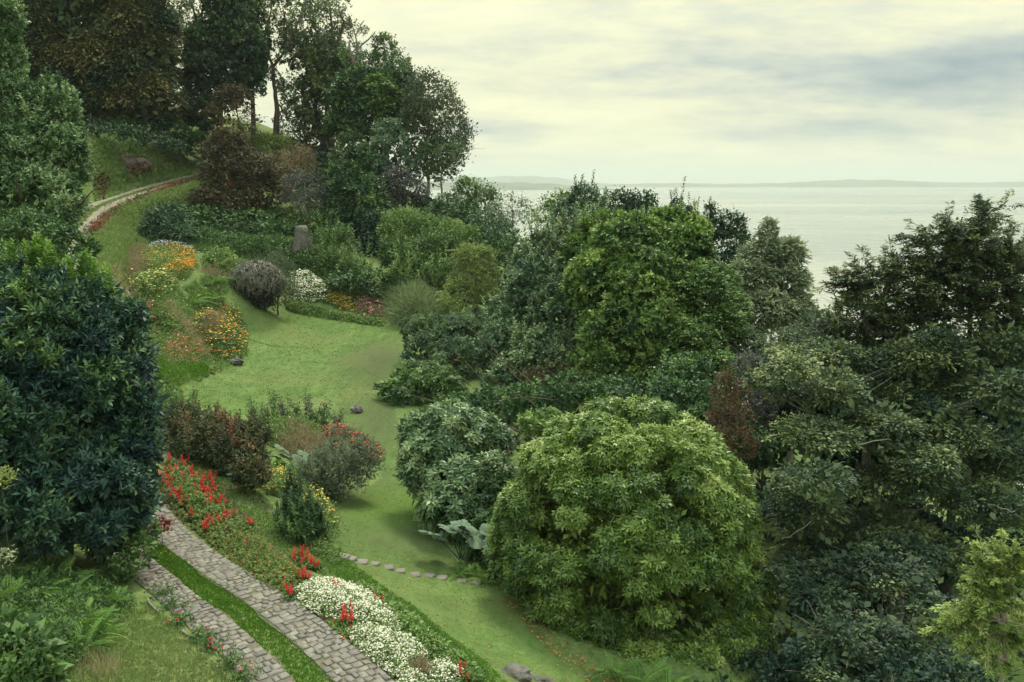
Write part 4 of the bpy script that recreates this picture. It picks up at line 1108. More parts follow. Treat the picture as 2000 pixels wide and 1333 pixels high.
for i, (lab, L, mt, kd) in enumerate([
        ('round grey-green bush below the pale trunk on the hill shoulder', [(880, 405, 98, 36, 28), (860, 425, 97, 26, 20)], m_blue, 'spray'),
        ('dense bush in the middle of the descending hill shoulder', [(905, 425, 94, 34, 34), (925, 450, 92, 28, 26)], m_deep, 'spray'),
        ('small mid-green bush high on the hill shoulder against the lake', [(915, 370, 101, 20, 18), (945, 390, 100, 24, 22), (905, 385, 101, 18, 16)], m_mid, 'fluff'),
        ('bluish bush low on the hill shoulder by the water view', [(955, 440, 88, 34, 30), (985, 455, 86, 24, 22)], m_blue, 'fluff'),
        ('dark bush at the right foot of the hill shoulder', [(965, 490, 80, 36, 30), (1000, 500, 78, 30, 34)], m_deep, 'fluff'),
        ('light green bush between the hill shoulder and the feathery tree', [(905, 465, 84, 30, 22), (880, 450, 86, 20, 20)], m_weed, 'shoot')]):
    tree('slope_bush', 'shrub', lab, L, mt, b_brown, kd, sp=8, leaf=(6.5, 3.2), k=7, Lp=12, droop=.7, trunk_r=.1, tint0=.5, group='bushes on the hill shoulder')
tree('sapling_tree', 'tree', 'thin wispy sapling standing above the bushes against the lake',
     [(932, 362, 97, 12, 14), (945, 375, 97, 9, 9)], m_greyg, b_grey, 'fluff', sp=9, leaf=(4.5, 2.2), k=5, Lp=9, trunk_r=.05, inner=0, fine=.8)
tree('open_tree', 'tree', 'small open-crowned grey tree before the water left of the big group',
     [(1000, 402, 84, 30, 18), (975, 412, 84, 18, 14), (1025, 420, 84, 16, 16)], m_silver, b_brown, 'fluff', sp=8, leaf=(5, 2.6), k=6, Lp=10, trunk_r=.12, inner=.15, fine=.9, tint0=.3)
# ------------------------------------------------------------------ the big group in the middle
tree('distant_tree', 'tree', 'tall pointed grey-green tree on the lake side of the middle group',
     [(1140, 390, 66, 24, 26), (1150, 420, 66, 40, 34), (1112, 425, 66, 34, 30)], m_blue, b_brown, 'shoot', sp=8.5, leaf=(7, 3.4), k=6, Lp=12, trunk_r=.2, spiky=26, tint0=.5)
tree('distant_tree', 'tree', 'yellowish round tree crown touching the lake left of the pointed one',
     [(1095, 398, 70, 28, 20), (1075, 425, 70, 30, 24)], m_bright, b_brown, 'fluff', sp=8, leaf=(6, 3), k=6, Lp=10, trunk_r=.2, tint0=.42)
tree('distant_tree', 'tree', 'dark flat-topped tree behind the middle of the group against the water',
     [(1215, 400, 62, 34, 22), (1250, 395, 62, 24, 18), (1235, 425, 62, 46, 26), (1200, 420, 62, 24, 20)], m_dark, b_dark, 'fluff', sp=8, leaf=(6.5, 3.4), k=6, Lp=11, trunk_r=.25, tint0=.65)
tree('distant_conifer', 'tree', 'dark twin-spired conifer rising behind the right shoulder of the group',
     [(1325, 410, 58, 10, 20), (1340, 435, 58, 26, 22), (1350, 475, 58, 34, 36), (1312, 430, 58, 9, 18)], m_dark, b_dark, 'shoot', sp=8, leaf=(7, 3), k=6, Lp=11, trunk_r=.2, spiky=20, tint0=.6)
tree('distant_conifer', 'tree', 'black-green conifer with a narrow spire beside the silvery tree',
     [(1387, 420, 56, 8, 20), (1390, 445, 56, 18, 16), (1425, 440, 56, 26, 24), (1410, 480, 56, 46, 40), (1400, 530, 55, 40, 40), (1440, 470, 56, 22, 22)], m_dark, b_dark, 'fluff', sp=8, leaf=(6.5, 3), k=6, Lp=10, trunk_r=.25, tint0=.5, spiky=14)
tree('willow_tree', 'tree', 'silvery grey-green tree in front of the lake right of the group',
     [(1500, 460, 50, 14, 30), (1495, 500, 50, 42, 34), (1540, 500, 50, 30, 34), (1465, 545, 49, 44, 36), (1530, 560, 49, 48, 42), (1490, 610, 48, 60, 44), (1560, 620, 48, 34, 40)], m_silver, b_grey, 'spray', sp=8, leaf=(9, 3.2), k=8, Lp=13, sub=.24, nsub=30, droop=.3, up=.3, trunk_r=.25, inner=1.0, tint0=.58, tvar=.26)
tree('willow_tree', 'tree', 'duller grey-green tree below the silvery one',
     [(1450, 680, 42, 40, 34), (1480, 720, 41, 40, 40), (1550, 690, 43, 46, 44), (1600, 650, 44, 40, 40)], m_silver, b_grey, 'fluff', sp=9, leaf=(9, 3.4), k=7, Lp=14, trunk_r=.2, inner=1.0, tint0=.15, tvar=.15)
tree('poplar_tree', 'tree', 'upright pale green shoots at the left shoulder of the middle group',
     [(1105, 480, 56, 34, 44), (1055, 500, 57, 34, 44), (1150, 470, 57, 34, 40), (1030, 540, 57, 30, 40)], m_blue, b_grey, 'shoot', sp=8.5, leaf=(9, 3.4), k=7, Lp=17, up=1.3, trunk_r=.2, spiky=90, tint0=.8, tvar=.2)
tree('broadleaf_tree', 'tree', 'tall bluish-green tree forming the left half of the middle group',
     [(1060, 560, 51, 62, 60), (1100, 620, 49, 64, 70), (1010, 620, 51, 56, 50), (1070, 700, 47, 80, 60), (980, 680, 49, 50, 50), (1130, 545, 51, 50, 60), (990, 740, 46, 40, 40), (1130, 740, 46, 50, 50)], m_blue, b_brown, 'shoot', sp=9, leaf=(8.5, 4.4), k=7, Lp=14, sub=.25, nsub=30, trunk_r=.35, inner=.6, tint0=.64, tvar=.28, spiky=60)
tree('broadleaf_tree', 'tree', 'huge bright green leafy tree at the centre of the picture',
     [(1215, 500, 46, 78, 60), (1170, 560, 45, 62, 70), (1260, 560, 44, 70, 70), (1330, 500, 46, 58, 60), (1220, 650, 43, 84, 70), (1285, 720, 41, 50, 60), (1180, 720, 42, 62, 60), (1290, 640, 42, 50, 50), (1345, 455, 47, 40, 30), (1240, 455, 47, 52, 34), (1150, 490, 49, 46, 50), (1300, 445, 49, 44, 34), (1195, 445, 50, 40, 30)],
     m_bright, b_brown, 'shoot', sp=9, leaf=(9, 5.2), k=7, Lp=14, sub=.27, nsub=36, up=.1, trunk_r=.4, inner=.9, tint0=.44, tvar=.28, spiky=40, n_limb=20)
tree('broadleaf_tree', 'tree', 'mid-green feathery tree on the right flank of the central one',
     [(1375, 590, 43, 52, 60), (1400, 650, 42, 46, 60), (1350, 680, 41, 54, 60), (1330, 590, 43, 40, 50), (1385, 720, 40, 50, 44), (1360, 540, 44, 34, 30), (1405, 560, 45, 34, 40), (1430, 620, 43, 30, 50)], m_mid, b_brown, 'spray', sp=9, leaf=(8, 3.6), k=8, Lp=15, sub=.25, nsub=28, droop=.25, up=.4, trunk_r=.3, tint0=.55, tvar=.22, inner=.9)
tree('undergrowth_tree', 'tree', 'dim shrubby undergrowth between the middle group and the big rhododendron',
     [(1100, 770, 37, 60, 40), (1030, 790, 38, 46, 40), (1200, 775, 36, 60, 34), (1300, 775, 36, 50, 36), (1060, 830, 33, 40, 24), (1380, 800, 35, 60, 50), (1450, 880, 33, 60, 60), (1500, 850, 35, 60, 60), (1330, 740, 38, 60, 50), (960, 800, 40, 50, 40), (1440, 770, 38, 60, 60), (900, 800, 42, 40, 30)], m_deep, b_brown, 'shoot', sp=10, leaf=(9, 5), k=6, Lp=14, trunk_r=.15, tint0=.45)
tree('ground_bush', 'shrub', 'small light green bush wedged between the two rhododendrons',
     [(1045, 832, 30, 34, 22), (1075, 822, 30, 26, 20)], m_mid, b_brown, 'shoot', sp=10, leaf=(10, 6), k=6, Lp=13, trunk_r=.05, tint0=.75)
tree('red_twig_shrub', 'shrub', 'thin reddish-brown dying shrub in the shade of the central trees',
     [(1085, 745, 40, 44, 30), (1050, 738, 40, 24, 18)], m_rust, b_red, 'fluff', sp=11, leaf=(8, 3), k=4, Lp=14, trunk_r=.06, inner=0, tint0=.2)
# brownish rhododendrons by the lawn corner
tree('rhododendron_bush', 'shrub', 'brownish-green rhododendron at the far right corner of the lawn',
     [(850, 650, 60, 58, 36), (900, 660, 58, 50, 44), (830, 690, 57, 40, 36), (890, 710, 55, 60, 46), (930, 630, 60, 30, 24)], m_airy, b_brown, 'whorl', sp=10.5, leaf=(9, 4), k=6, Lp=12, trunk_r=.12, tint0=.30, tvar=.25, inner=.6)
tree('rhododendron_bush', 'shrub', 'low olive rhododendron spreading over the right edge of the lawn',
     [(825, 745, 49, 62, 36), (770, 765, 49, 36, 22), (860, 765, 48, 44, 34), (800, 770, 48, 46, 26)], m_mid, b_brown, 'whorl', sp=10.5, leaf=(10, 4), k=7, Lp=12, trunk_r=.1, tint0=.42, tvar=.24, inner=.6)
# conifers and grey shrubs right of the dome
tree('brown_conifer', 'tree', 'dying rust-brown conifer right of the big rhododendron',
     [(1415, 745, 33, 14, 24), (1410, 775, 33, 26, 30), (1445, 765, 33, 14, 24), (1425, 820, 32, 42, 34), (1440, 870, 31, 40, 34)], m_rust, b_red, 'shoot', sp=9.5, leaf=(8, 2.2), k=6, Lp=14, up=1.2, trunk_r=.1, inner=.3, spiky=14, tint0=.35, tvar=.25)
tree('grey_shrub', 'shrub', 'tall blue-grey shrub behind the rust-brown conifer',
     [(1462, 715, 35, 24, 26), (1480, 755, 35, 36, 36), (1495, 800, 34, 34, 40)], m_purp, b_grey, 'shoot', sp=9, leaf=(8, 2.6), k=7, Lp=13, up=.8, trunk_r=.08, spiky=12, tint0=.6)
tree('green_shrub', 'shrub', 'bright leafy branch tip right of the blue-grey shrub',
     [(1500, 730, 38, 22, 24), (1515, 755, 37, 16, 22)], m_bright, b_brown, 'shoot', sp=9, leaf=(9, 5), k=6, Lp=12, trunk_r=.06, tint0=.5)
# ------------------------------------------------------------------ the two big rhododendrons
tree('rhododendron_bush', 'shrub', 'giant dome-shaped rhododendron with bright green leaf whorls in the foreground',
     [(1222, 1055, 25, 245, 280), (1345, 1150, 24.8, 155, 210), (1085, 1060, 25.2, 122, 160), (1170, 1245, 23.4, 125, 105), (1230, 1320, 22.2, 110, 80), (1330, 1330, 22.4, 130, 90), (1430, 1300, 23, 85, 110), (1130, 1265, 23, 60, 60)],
     m_dome, b_brown, 'whorl', sp=11, leaf=(13, 4.2), k=7, Lp=11, sub=.12, flat=.7, top_tint=.24, nsub=40, up=.65, out=.7, trunk_r=.22, inner=.35, tint0=.40, tvar=.22, pick_n=300, n_limb=20, base=(3.6, 25.6), back=.15, zlow=-.8)
dome = bpy.data.objects['rhododendron_bush.002'] if 'rhododendron_bush.002' in bpy.data.objects else None
tree('rhododendron_bush', 'shrub', 'blue-green rhododendron between the grass path and the giant dome',
     [(880, 860, 32, 84, 66), (850, 920, 31, 62, 80), (935, 880, 32, 60, 70), (900, 960, 30, 70, 60), (960, 940, 30, 40, 50), (820, 850, 32, 34, 40), (870, 1000, 29, 44, 36)],
     m_rho2, b_brown, 'whorl', sp=11.5, leaf=(13.5, 4.6), k=7, Lp=13, sub=.22, nsub=30, up=.6, out=.7, trunk_r=.15, inner=.5, tint0=.55, tvar=.25, pick_n=300, zlow=-.7, back=.15)
# ------------------------------------------------------------------ right hand side
r_ = np.random.default_rng(31)
lay1 = []
for (px, py, Y, rx, ry) in [(1560, 700, 30, 70, 22), (1640, 690, 29, 80, 26), (1740, 680, 29, 90, 34), (1850, 680, 29, 90, 40), (1950, 700, 29, 80, 46), (1540, 770, 28, 60, 24), (1640, 770, 27, 90, 30), (1760, 770, 28, 90, 34), (1880, 770, 28, 90, 40), (1980, 800, 27, 70, 50),
                            (1600, 850, 26, 90, 30), (1720, 860, 26.5, 90, 34), (1840, 860, 27, 80, 40), (1950, 900, 26, 80, 46), (1560, 930, 24.5, 90, 28), (1680, 940, 25.5, 90, 32), (1800, 950, 25.5, 80, 36), (1900, 990, 25, 80, 40), (1590, 1010, 25, 90, 30), (1730, 1030, 25, 90, 34), (1560, 1070, 25.5, 80, 26), (1850, 1070, 24, 70, 40)]:
    lay1.append((px + r_.normal(0, 16), py + r_.normal(0, 20), Y + r_.normal(0, .8), rx * r_.uniform(.55, .95), ry * r_.uniform(.8, 1.3), 1.0))
for _ in range(14):
    lay1.append((r_.uniform(1520, 2000), r_.uniform(660, 1060), r_.uniform(24.5, 28), r_.uniform(34, 60), r_.uniform(16, 26), 1.0))
tree('beech_tree', 'tree', 'wide layered dark tree with small leaves filling the right side',
     lay1, m_beech, b_grey, 'spray', sp=10.5, leaf=(9.5, 4.6), k=10, Lp=30, sub=.42, nsub=14, up=.05, out=1, droop=.22, trunk_r=.3, inner=.6, tint0=.50, tvar=.28, n_limb=34, limb_r=.10, base=tuple(at(1745, 1150, 27)[:2]), zlow=-.3, back=.35, fine=.95)
bt = bpy.data.objects[[o.name for o in bpy.data.objects if o.name.startswith('beech_tree')][-1]]
V, Q = [], []; r = np.random.default_rng(404)
for i in range(6):
    a = at(r.uniform(1540, 1990), r.uniform(680, 1100), r.uniform(23.2, 24.6)); L_ = r.uniform(.4, 1.3)
    b_ = a + nrm(np.array([[r.normal(0, 1), r.normal(0, .4), r.normal(-.1, .5)]]))[0] * L_
    tube(V, Q, bez(a, b_, r.normal(0, .12, 3), 7, r, .02) - np.array(bt.location), np.linspace(.018, .008, 7), 4)
link('twigs', fast_mesh('twigs', np.concatenate(V), quads=Q), b_grey, bt, kind='stuff')
lay2 = []
for (px, py, Y, rx, ry) in [(1600, 1130, 23.5, 110, 26), (1720, 1110, 23, 90, 28), (1780, 1090, 24, 70, 26), (1600, 1245, 21.5, 90, 26), (1680, 1230, 21.5, 90, 28), (1760, 1260, 21.5, 70, 26), (1820, 1190, 22, 60, 26), (1640, 1300, 21, 70, 24), (1860, 1300, 20, 60, 34)]:
    lay2.append((px, py, Y + r_.normal(0, .3), rx, ry, 1.0))
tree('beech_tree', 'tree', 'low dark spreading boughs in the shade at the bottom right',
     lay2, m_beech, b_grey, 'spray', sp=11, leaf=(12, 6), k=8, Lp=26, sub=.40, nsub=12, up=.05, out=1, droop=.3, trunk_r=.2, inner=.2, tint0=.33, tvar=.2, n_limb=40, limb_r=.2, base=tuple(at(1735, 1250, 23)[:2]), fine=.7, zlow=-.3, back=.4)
# open spires of the tree against the lake
stems = [(0, 1760, 900, 0), (1, 1755, 760, 0), (2, 1740, 660, 0), (3, 1715, 590, 0), (2, 1800, 640, .3), (5, 1830, 560, 0), (6, 1860, 500, 0), (7, 1905, 440, 0), (2, 1690, 640, -.3), (9, 1665, 560, 0), (5, 1920, 600, 0), (11, 1960, 530, 0), (4, 1745, 530, 0), (6, 1850, 460, 0), (3, 1640, 620, 0)]
tips = auto_tips([8, 8, 7, 14, 14, 6, 13, 4, 10, 10, 9, 12, 11, 12, 15, 3, 5, 6, 11],
                 [(1915, 450, 26, 34, 9), (1900, 500, 40, 30, 8), (1860, 490, 34, 30, 6), (1845, 455, 24, 20, 4), (1820, 480, 30, 20, 4), (1820, 540, 44, 34, 9), (1755, 515, 34, 26, 7), (1715, 580, 34, 30, 6), (1670, 545, 34, 34, 7), (1650, 580, 26, 30, 5), (1700, 640, 40, 26, 5), (1965, 500, 26, 34, 8), (1930, 590, 46, 34, 10), (1990, 560, 24, 40, 7), (1640, 640, 34, 30, 5), (1755, 620, 46, 34, 7), (1820, 620, 44, 34, 8), (1880, 550, 34, 34, 7), (1970, 650, 40, 34, 7)], 17, 24, 7)
f_ = tree('yew_tree', 'tree', 'full feathery dark crown rising to the highest tip at the right edge',
     [(1912, 448, 31.5, 20, 40), (1985, 520, 31.5, 24, 50), (1905, 500, 31.5, 46, 70), (1840, 570, 31.5, 70, 60), (1760, 580, 31.5, 62, 56), (1690, 620, 31.5, 56, 50), (1950, 590, 31.5, 70, 80), (1880, 640, 31, 90, 60), (1770, 650, 31, 90, 50), (1650, 660, 31, 60, 40)], m_beech, b_dark, 'spray', sp=10.5, leaf=(9, 4), k=9, Lp=22, sub=.34, up=.7, out=.8, droop=.1, trunk_r=.2, inner=.18, tint0=.45, tvar=.28, spiky=60, fine=.7, back=.3, n_limb=40, limb_r=.2, base=tuple(at(1850, 1100, 31)[:2]))
root = sparse_tree('yew_tree', 'tall dark tree with feathery open spires standing before the lake at right', 1760, 1150, 30, stems, tips, m_beech, b_dark, r0=.20, ll=9, lw=3.6, kk=8, seed=18, nsub=3, along=True)
tips = auto_tips([1, 2, 3, 4, 2, 5, 3], [(1930, 1110, 40, 34, 9), (1960, 1080, 34, 26, 8), (1900, 1180, 34, 34, 7), (1960, 1170, 34, 34, 9), (1870, 1220, 34, 26, 8), (1985, 1240, 20, 34, 6), (1920, 1270, 40, 34, 5)], 19, 20, 6)
sparse_tree('willow_tree', 'light green young tree with pale stems in the bottom right corner', 1985, 1420, 15.5,
            [(0, 1965, 1290, 0), (1, 1962, 1210, 0), (2, 1935, 1150, 0), (2, 1975, 1140, 0), (1, 1900, 1250, 0)],
            tips, LM('willow_leaf', [(.06, .10, .03), (.12, .18, .05), (.19, .26, .08), (.26, .32, .12)], .6, .3, .3), b_pale, r0=.06, ll=11, lw=3.4, kk=8, seed=20, nsub=5, along=True)
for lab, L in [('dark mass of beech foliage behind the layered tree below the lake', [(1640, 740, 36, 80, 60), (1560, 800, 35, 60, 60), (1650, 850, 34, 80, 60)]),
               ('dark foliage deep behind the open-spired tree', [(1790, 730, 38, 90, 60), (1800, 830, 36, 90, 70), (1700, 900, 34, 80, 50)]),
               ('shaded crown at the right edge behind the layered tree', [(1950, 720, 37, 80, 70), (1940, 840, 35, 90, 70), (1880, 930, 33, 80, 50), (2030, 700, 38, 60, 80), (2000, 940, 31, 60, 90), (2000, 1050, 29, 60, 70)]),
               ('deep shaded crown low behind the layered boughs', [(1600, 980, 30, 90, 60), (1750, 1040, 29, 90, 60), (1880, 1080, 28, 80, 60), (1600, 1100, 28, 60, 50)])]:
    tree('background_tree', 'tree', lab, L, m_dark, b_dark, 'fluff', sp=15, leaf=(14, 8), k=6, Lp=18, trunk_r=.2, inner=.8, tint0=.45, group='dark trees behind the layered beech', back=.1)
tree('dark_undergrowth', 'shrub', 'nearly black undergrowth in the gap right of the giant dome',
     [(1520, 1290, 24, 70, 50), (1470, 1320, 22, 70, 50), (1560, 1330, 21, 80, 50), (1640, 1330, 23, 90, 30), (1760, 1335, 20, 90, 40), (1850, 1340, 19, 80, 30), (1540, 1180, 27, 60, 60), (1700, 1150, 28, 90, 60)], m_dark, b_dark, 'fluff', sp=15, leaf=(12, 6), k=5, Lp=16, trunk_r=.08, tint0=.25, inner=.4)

# ------------------------------------------------------------------ ferns, gunnera
def frond_mesh(seed, n=20, droopy=.55):
    r = np.random.default_rng(seed); f = Fol(seed)
    t = np.linspace(0, 1, n + 1)
    P = np.stack([t * (1 - .12 * t), .04 * np.sin(t * 3 + seed), .42 * t - droopy * t ** 2], 1)
    T_ = nrm(np.gradient(P, axis=0)); S_2 = np.repeat([[0, 1.0, 0]], n + 1, 0)
    prof = np.array(.15) * np.sin(np.pi * np.clip(t * .92 + .10, 0, 1)) ** .8 + .015
    for sg in (-1, 1):
        d = S_2 * sg + T_ * .45; d[:, 2] -= .18
        f.leaves(P, d, np.repeat([[0, 0, 1.0]], n + 1, 0) + T_ * -.3, prof * r.uniform(.9, 1.08, n + 1), .034, .5 + r.normal(0, .1, n + 1), .08)
    f.leaves(P[:-3:3], P[3::3] - P[:-3:3], np.repeat([[0, 0, 1.0]], len(P[3::3]), 0), .22, .018, .9, 0)
    return f.mesh('frond')
FR = []
for k_ in range(4):
    me = frond_mesh(k_ + 2, droopy=.45 + .1 * k_); me.materials.append(m_fern); FR.append(me)
def fern(label, px, py, size, n=9, group='ferns', seed=0, z=None, Y=None, tilt=0):
    r = np.random.default_rng(seed + 77)
    p = ground(px, py) if Y is None else at(px, py, Y)
    if Y is not None: p[2] = max(p[2], h1(p[0], p[1]))
    root = thing('fern', label, 'fern', p, group)
    for i in range(n):
        ob = bpy.data.objects.new('frond', FR[r.integers(4)]); COL.objects.link(ob); ob.parent = root
        ob.rotation_euler = (r.normal(0, .15), -r.uniform(.05, .55) * (1 if i % 3 else 1.8), 2 * math.pi * i / n + r.uniform(-.25, .25))
        sz = size * r.uniform(.75, 1.15); ob.scale = (sz, sz, sz)
    return root
fl = [('tall arching fern in front of the dark laurel at the left', 60, 1150, 1.15), ('bright feathery fern at the right of the fern thicket', 150, 1200, 1.1), ('fern with long fronds reaching over the grass bank', 190, 1225, 1.0),
      ('dark fern half under the laurel boughs', 105, 1130, 1.1), ('fern at the left edge below the laurel', 10, 1170, 1.1), ('lowest fern at the left beside the broad-leaved bush', 95, 1240, 1.0),
      ('small fern beside the end of the left wheel track', 215, 1165, .8), ('yellow-green fern in the middle of the thicket', 130, 1165, 1.1), ('fern at the left edge above the broad-leaved bush', 30, 1215, 1.0), ('drooping fern at the grass edge of the thicket', 165, 1250, .9)]
for i, (lab, px, py, sz) in enumerate(fl): fern(lab, px, py + 25, sz, 14, 'ferns under the dark laurel', i)
fl = [('fern with yellow-green fronds below the gunnera leaves', 895, 1128, .8), ('fern hanging over the lawn edge at the foot of the giant dome', 945, 1142, .8), ('dark fern in shade behind the gunnera', 915, 1045, .9), ('small fern left of the dome foot', 915, 1122, .7),
      ('fern at the bottom edge right of the fallen leaves', 1205, 1330, 1.0), ('pale fern on the bottom edge below the giant dome', 1250, 1350, 1.1), ('fern at the bottom edge farthest to the right', 1300, 1355, 1.1)]
for i, (lab, px, py, sz) in enumerate(fl): fern(lab, px, py, sz, 9, 'ferns round the giant dome', 20 + i)
fern('yellowish fern at the left corner of the lawn', 375, 800, 1.7, 12, 'ferns in the flower borders', 40)
fern('broad fern clump left of the purple barberry hedge', 345, 795, 1.5, 10, 'ferns in the flower borders', 41)
fern('dark green fern left of the grey dome shrub', 372, 600, 2.4, 14, 'ferns in the flower borders', 42)
fern('reddish-tinged fern beside the dark one', 412, 590, 1.9, 12, 'ferns in the flower borders', 43)
fern('green fern above the dark one', 425, 560, 1.8, 10, 'ferns in the flower borders', 45)

TH = [(0, 1130), (100, 1110), (220, 1140), (255, 1180), (215, 1240), (180, 1290), (100, 1345), (-30, 1380), (-40, 1200)]
def gunnera_leaf(seed, R=1.0):
    r = np.random.default_rng(seed); n = 56
    th = np.linspace(-2.75, 2.75, n)
    lob = .50 + .50 * np.abs(np.cos(th * 1.75)) ** .8 + .06 * np.abs(np.sin(th * 9)) + r.normal(0, .02, n)
    V = [(0, 0, 0)]
    for fr, zz in ((.35, .10), (.7, .16), (1.0, .06)):
        rib = .05 * np.cos(th * 3.5 * 2) * fr
        rr = fr * (lob if fr == 1 else (lob * .55 + .45 * .85))
        V += list(zip(np.cos(th) * rr, np.sin(th) * rr, zz + rib + r.normal(0, .008, n)))
    V = np.array(V) * R; Qd, T = [], []
    for i in range(n - 1):
        T.append((0, 1 + i, 2 + i))
        for a in range(2):
            b0 = 1 + a * n + i; Qd.append((b0, b0 + n, b0 + n + 1, b0 + 1))
    tint = np.clip(.5 + .3 * np.cos(np.tile(th, 3) * 7), 0, 1)
    return fast_mesh('leaf', V, quads=Qd, tris=T, attrs={'tint': np.r_[.8, tint]})
GM = [gunnera_leaf(i) for i in range(3)]
for g_ in GM: g_.materials.append(m_gun)
def gunnera(name, label, cat, base_px, leaves_, Y, group=None, mat=None):
    b0 = ground(*base_px); root = thing(name, label, cat, b0, group)
    for i, (px, py, rad, yaw, pit) in enumerate(leaves_):
        p = at(px, py, Y); R_ = rad * Y / F
        ob = bpy.data.objects.new('leaf', GM[i % 3]); COL.objects.link(ob); ob.parent = root
        ob.location = p - b0; ob.scale = (R_, R_, R_); ob.rotation_euler = (pit[0], pit[1], yaw)
        V, Q = [], []
        tube(V, Q, bez(np.zeros(3), p - b0, np.array([0, 0, .15]), 6, rng), np.linspace(.025, .015, 6), 5)
        link('stalk', fast_mesh('stalk', np.concatenate(V), quads=Q), m_gun, root)
    return root
tree('shade_shrub', 'shrub', 'dark ferny undergrowth between the two rhododendrons behind the gunnera', [(945, 1075, 27.6, 30, 30), (985, 1095, 26, 30, 40), (965, 1030, 28.4, 36, 36), (990, 960, 29.5, 30, 50), (905, 1040, 29, 30, 22)], m_deep, b_brown, 'spray', sp=10, leaf=(12, 4), k=7, Lp=16, droop=.5, trunk_r=.03, tint0=.45, inner=.6)
gy = float(ground(885, 1108)[1])
gunnera('gunnera_plant', 'giant rhubarb plant with huge grey-green lobed leaves at the foot of the dome', 'plant', (900, 1100),
        [(852, 1052, 40, 2.9, (.55, -.25)), (893, 1042, 36, 1.8, (.5, 0)), (925, 1050, 34, .6, (.5, .2)), (958, 1052, 34, .3, (.6, .1)), (905, 1028, 28, 1.5, (.3, 0)), (875, 1035, 26, 2.4, (.4, -.1))], gy)
gy = float(ground(590, 925)[1])
gunnera('acanthus_plant', 'plant with large jagged grey-green leaves between barberry hedge and brown grasses', 'plant', (585, 930),
        [(548, 878, 20, 2.2, (.6, -.2)), (560, 895, 22, 2.6, (.6, 0)), (585, 905, 24, .6, (.5, .1)), (595, 892, 18, .8, (.5, .1)), (560, 915, 18, 3.3, (.6, 0)), (540, 895, 16, 3., (.5, -.2))], gy)
gy = float(ground(370, 325)[1])
gunnera('gunnera_plant', 'pale large-leaved plant on top of the bank beside the upper road', 'plant', (372, 335),
        [(355, 305, 13, 2., (.6, 0)), (372, 300, 12, 1., (.6, 0)), (385, 312, 12, .5, (.6, 0)), (395, 320, 10, .3, (.6, 0)), (362, 316, 12, 3., (.6, 0)), (378, 322, 10, 4., (.6, 0))], gy)

# ------------------------------------------------------------------ beds and low plants
def scat(poly, n, r, near=True, fall=1.6):
    """points in a polygon; nearer ground gets more of them"""
    out = []; lo = poly.min(0); hi = poly.max(0); ymin = max(lo[1], 12)
    got = 0
    while got < n:
        q = r.uniform(lo, hi, (max(n * 3, 4000), 2))
        q = q[inside(poly, q[:, 0], q[:, 1])]
        if near: q = q[r.random(len(q)) < (ymin / np.maximum(q[:, 1], ymin)) ** fall]
        if len(q) == 0: continue
        out.append(q); got += len(q)
    return np.concatenate(out)[:n]

def mound(poly, q, h, edge=.8):
    d = polydist(np.r_[poly, poly[:1]], q[:, 0], q[:, 1])
    return h * np.clip(d / edge, .12, 1) ** .6

def bed(name, label, cat, px_poly, fol, n, h, leaf, blooms, L=.25, kind='shoot', k=5, seed=3, edge=.8, tint0=.5, group=None, fol_name='foliage', up=1.0, lumps=.35):
    r = np.random.default_rng(seed); poly = poly_w(px_poly)
    c = poly.mean(0); org = np.array([c[0], c[1], h1(*c)])
    root = thing(name, label, cat, org, group)
    jj = .12 * min(h, 1) + .03
    def pts(nn, top):
        q = scat(poly, nn, r, fall=1.0)
        hh = mound(poly, q, h, edge) * r.uniform(.72, 1.12, nn) * (1 + lumps * lump(np.c_[q, q[:, :1] * 0], 2.2 / max(h, .25), seed))
        q = q + r.normal(0, jj, q.shape)
        return np.c_[q, H(q[:, 0], q[:, 1]) + hh * (top if top is not None else np.sqrt(r.uniform(.05, 1, nn)))]
    if fol is not None:
        n = int(n * .8); P = pts(n, None); f = Fol(seed)
        d = r.normal(0, .45, P.shape) + np.array([0, 0, up])
        shoots(f, kind, P, d, L, leaf[0], leaf[1], k, tint0 + .15 * lump(P, 1.5, seed) + r.normal(0, .08, n), .3)
        link(fol_name, f.mesh(fol_name, org), fol, root, kind='stuff')
    for bi, (bn, bm, nn, sz, bp) in enumerate(blooms):
        f = Fol(seed + bi + 9)
        if bp is not None:
            q = scat(poly_w(bp), nn, r, fall=1.0)
            P = np.c_[q, H(q[:, 0], q[:, 1]) + h * r.uniform(.8, 1.2, nn)]
        else:
            P = pts(nn, 1.0); P[:, 2] += r.uniform(-.02, .10, nn) * max(h, .3)
            keep = lump(P, 2.6 / max(h, .3), seed + bi) + r.normal(0, .5, nn) > -.35
            P = P[keep]
        m = len(P)
        a = r.uniform(0, 6.28, m); d = np.stack([np.cos(a), np.sin(a), r.uniform(-.1, .5, m)], 1)
        t = r.uniform(0, 1, m); szz = sz * r.uniform(.6, 1.3, m)
        nz = np.array([[0, -.35, 1.0]]) + r.normal(0, .25, (m, 3))
        f.leaves(P - d * szz[:, None] * .5, d, nz, szz, szz * .9, t, .12)
        d2 = np.cross(d, [0, 0, 1.0]); f.leaves(P - nrm(d2) * szz[:, None] * .5 + np.array([0, 0, .004]), d2, nz, szz, szz * .6, t, .2)
        link(bn, f.mesh(bn, org), bm, root, kind='stuff')
    TRI[name] = TRI.get(name, 0) + n * k * 2
    return root

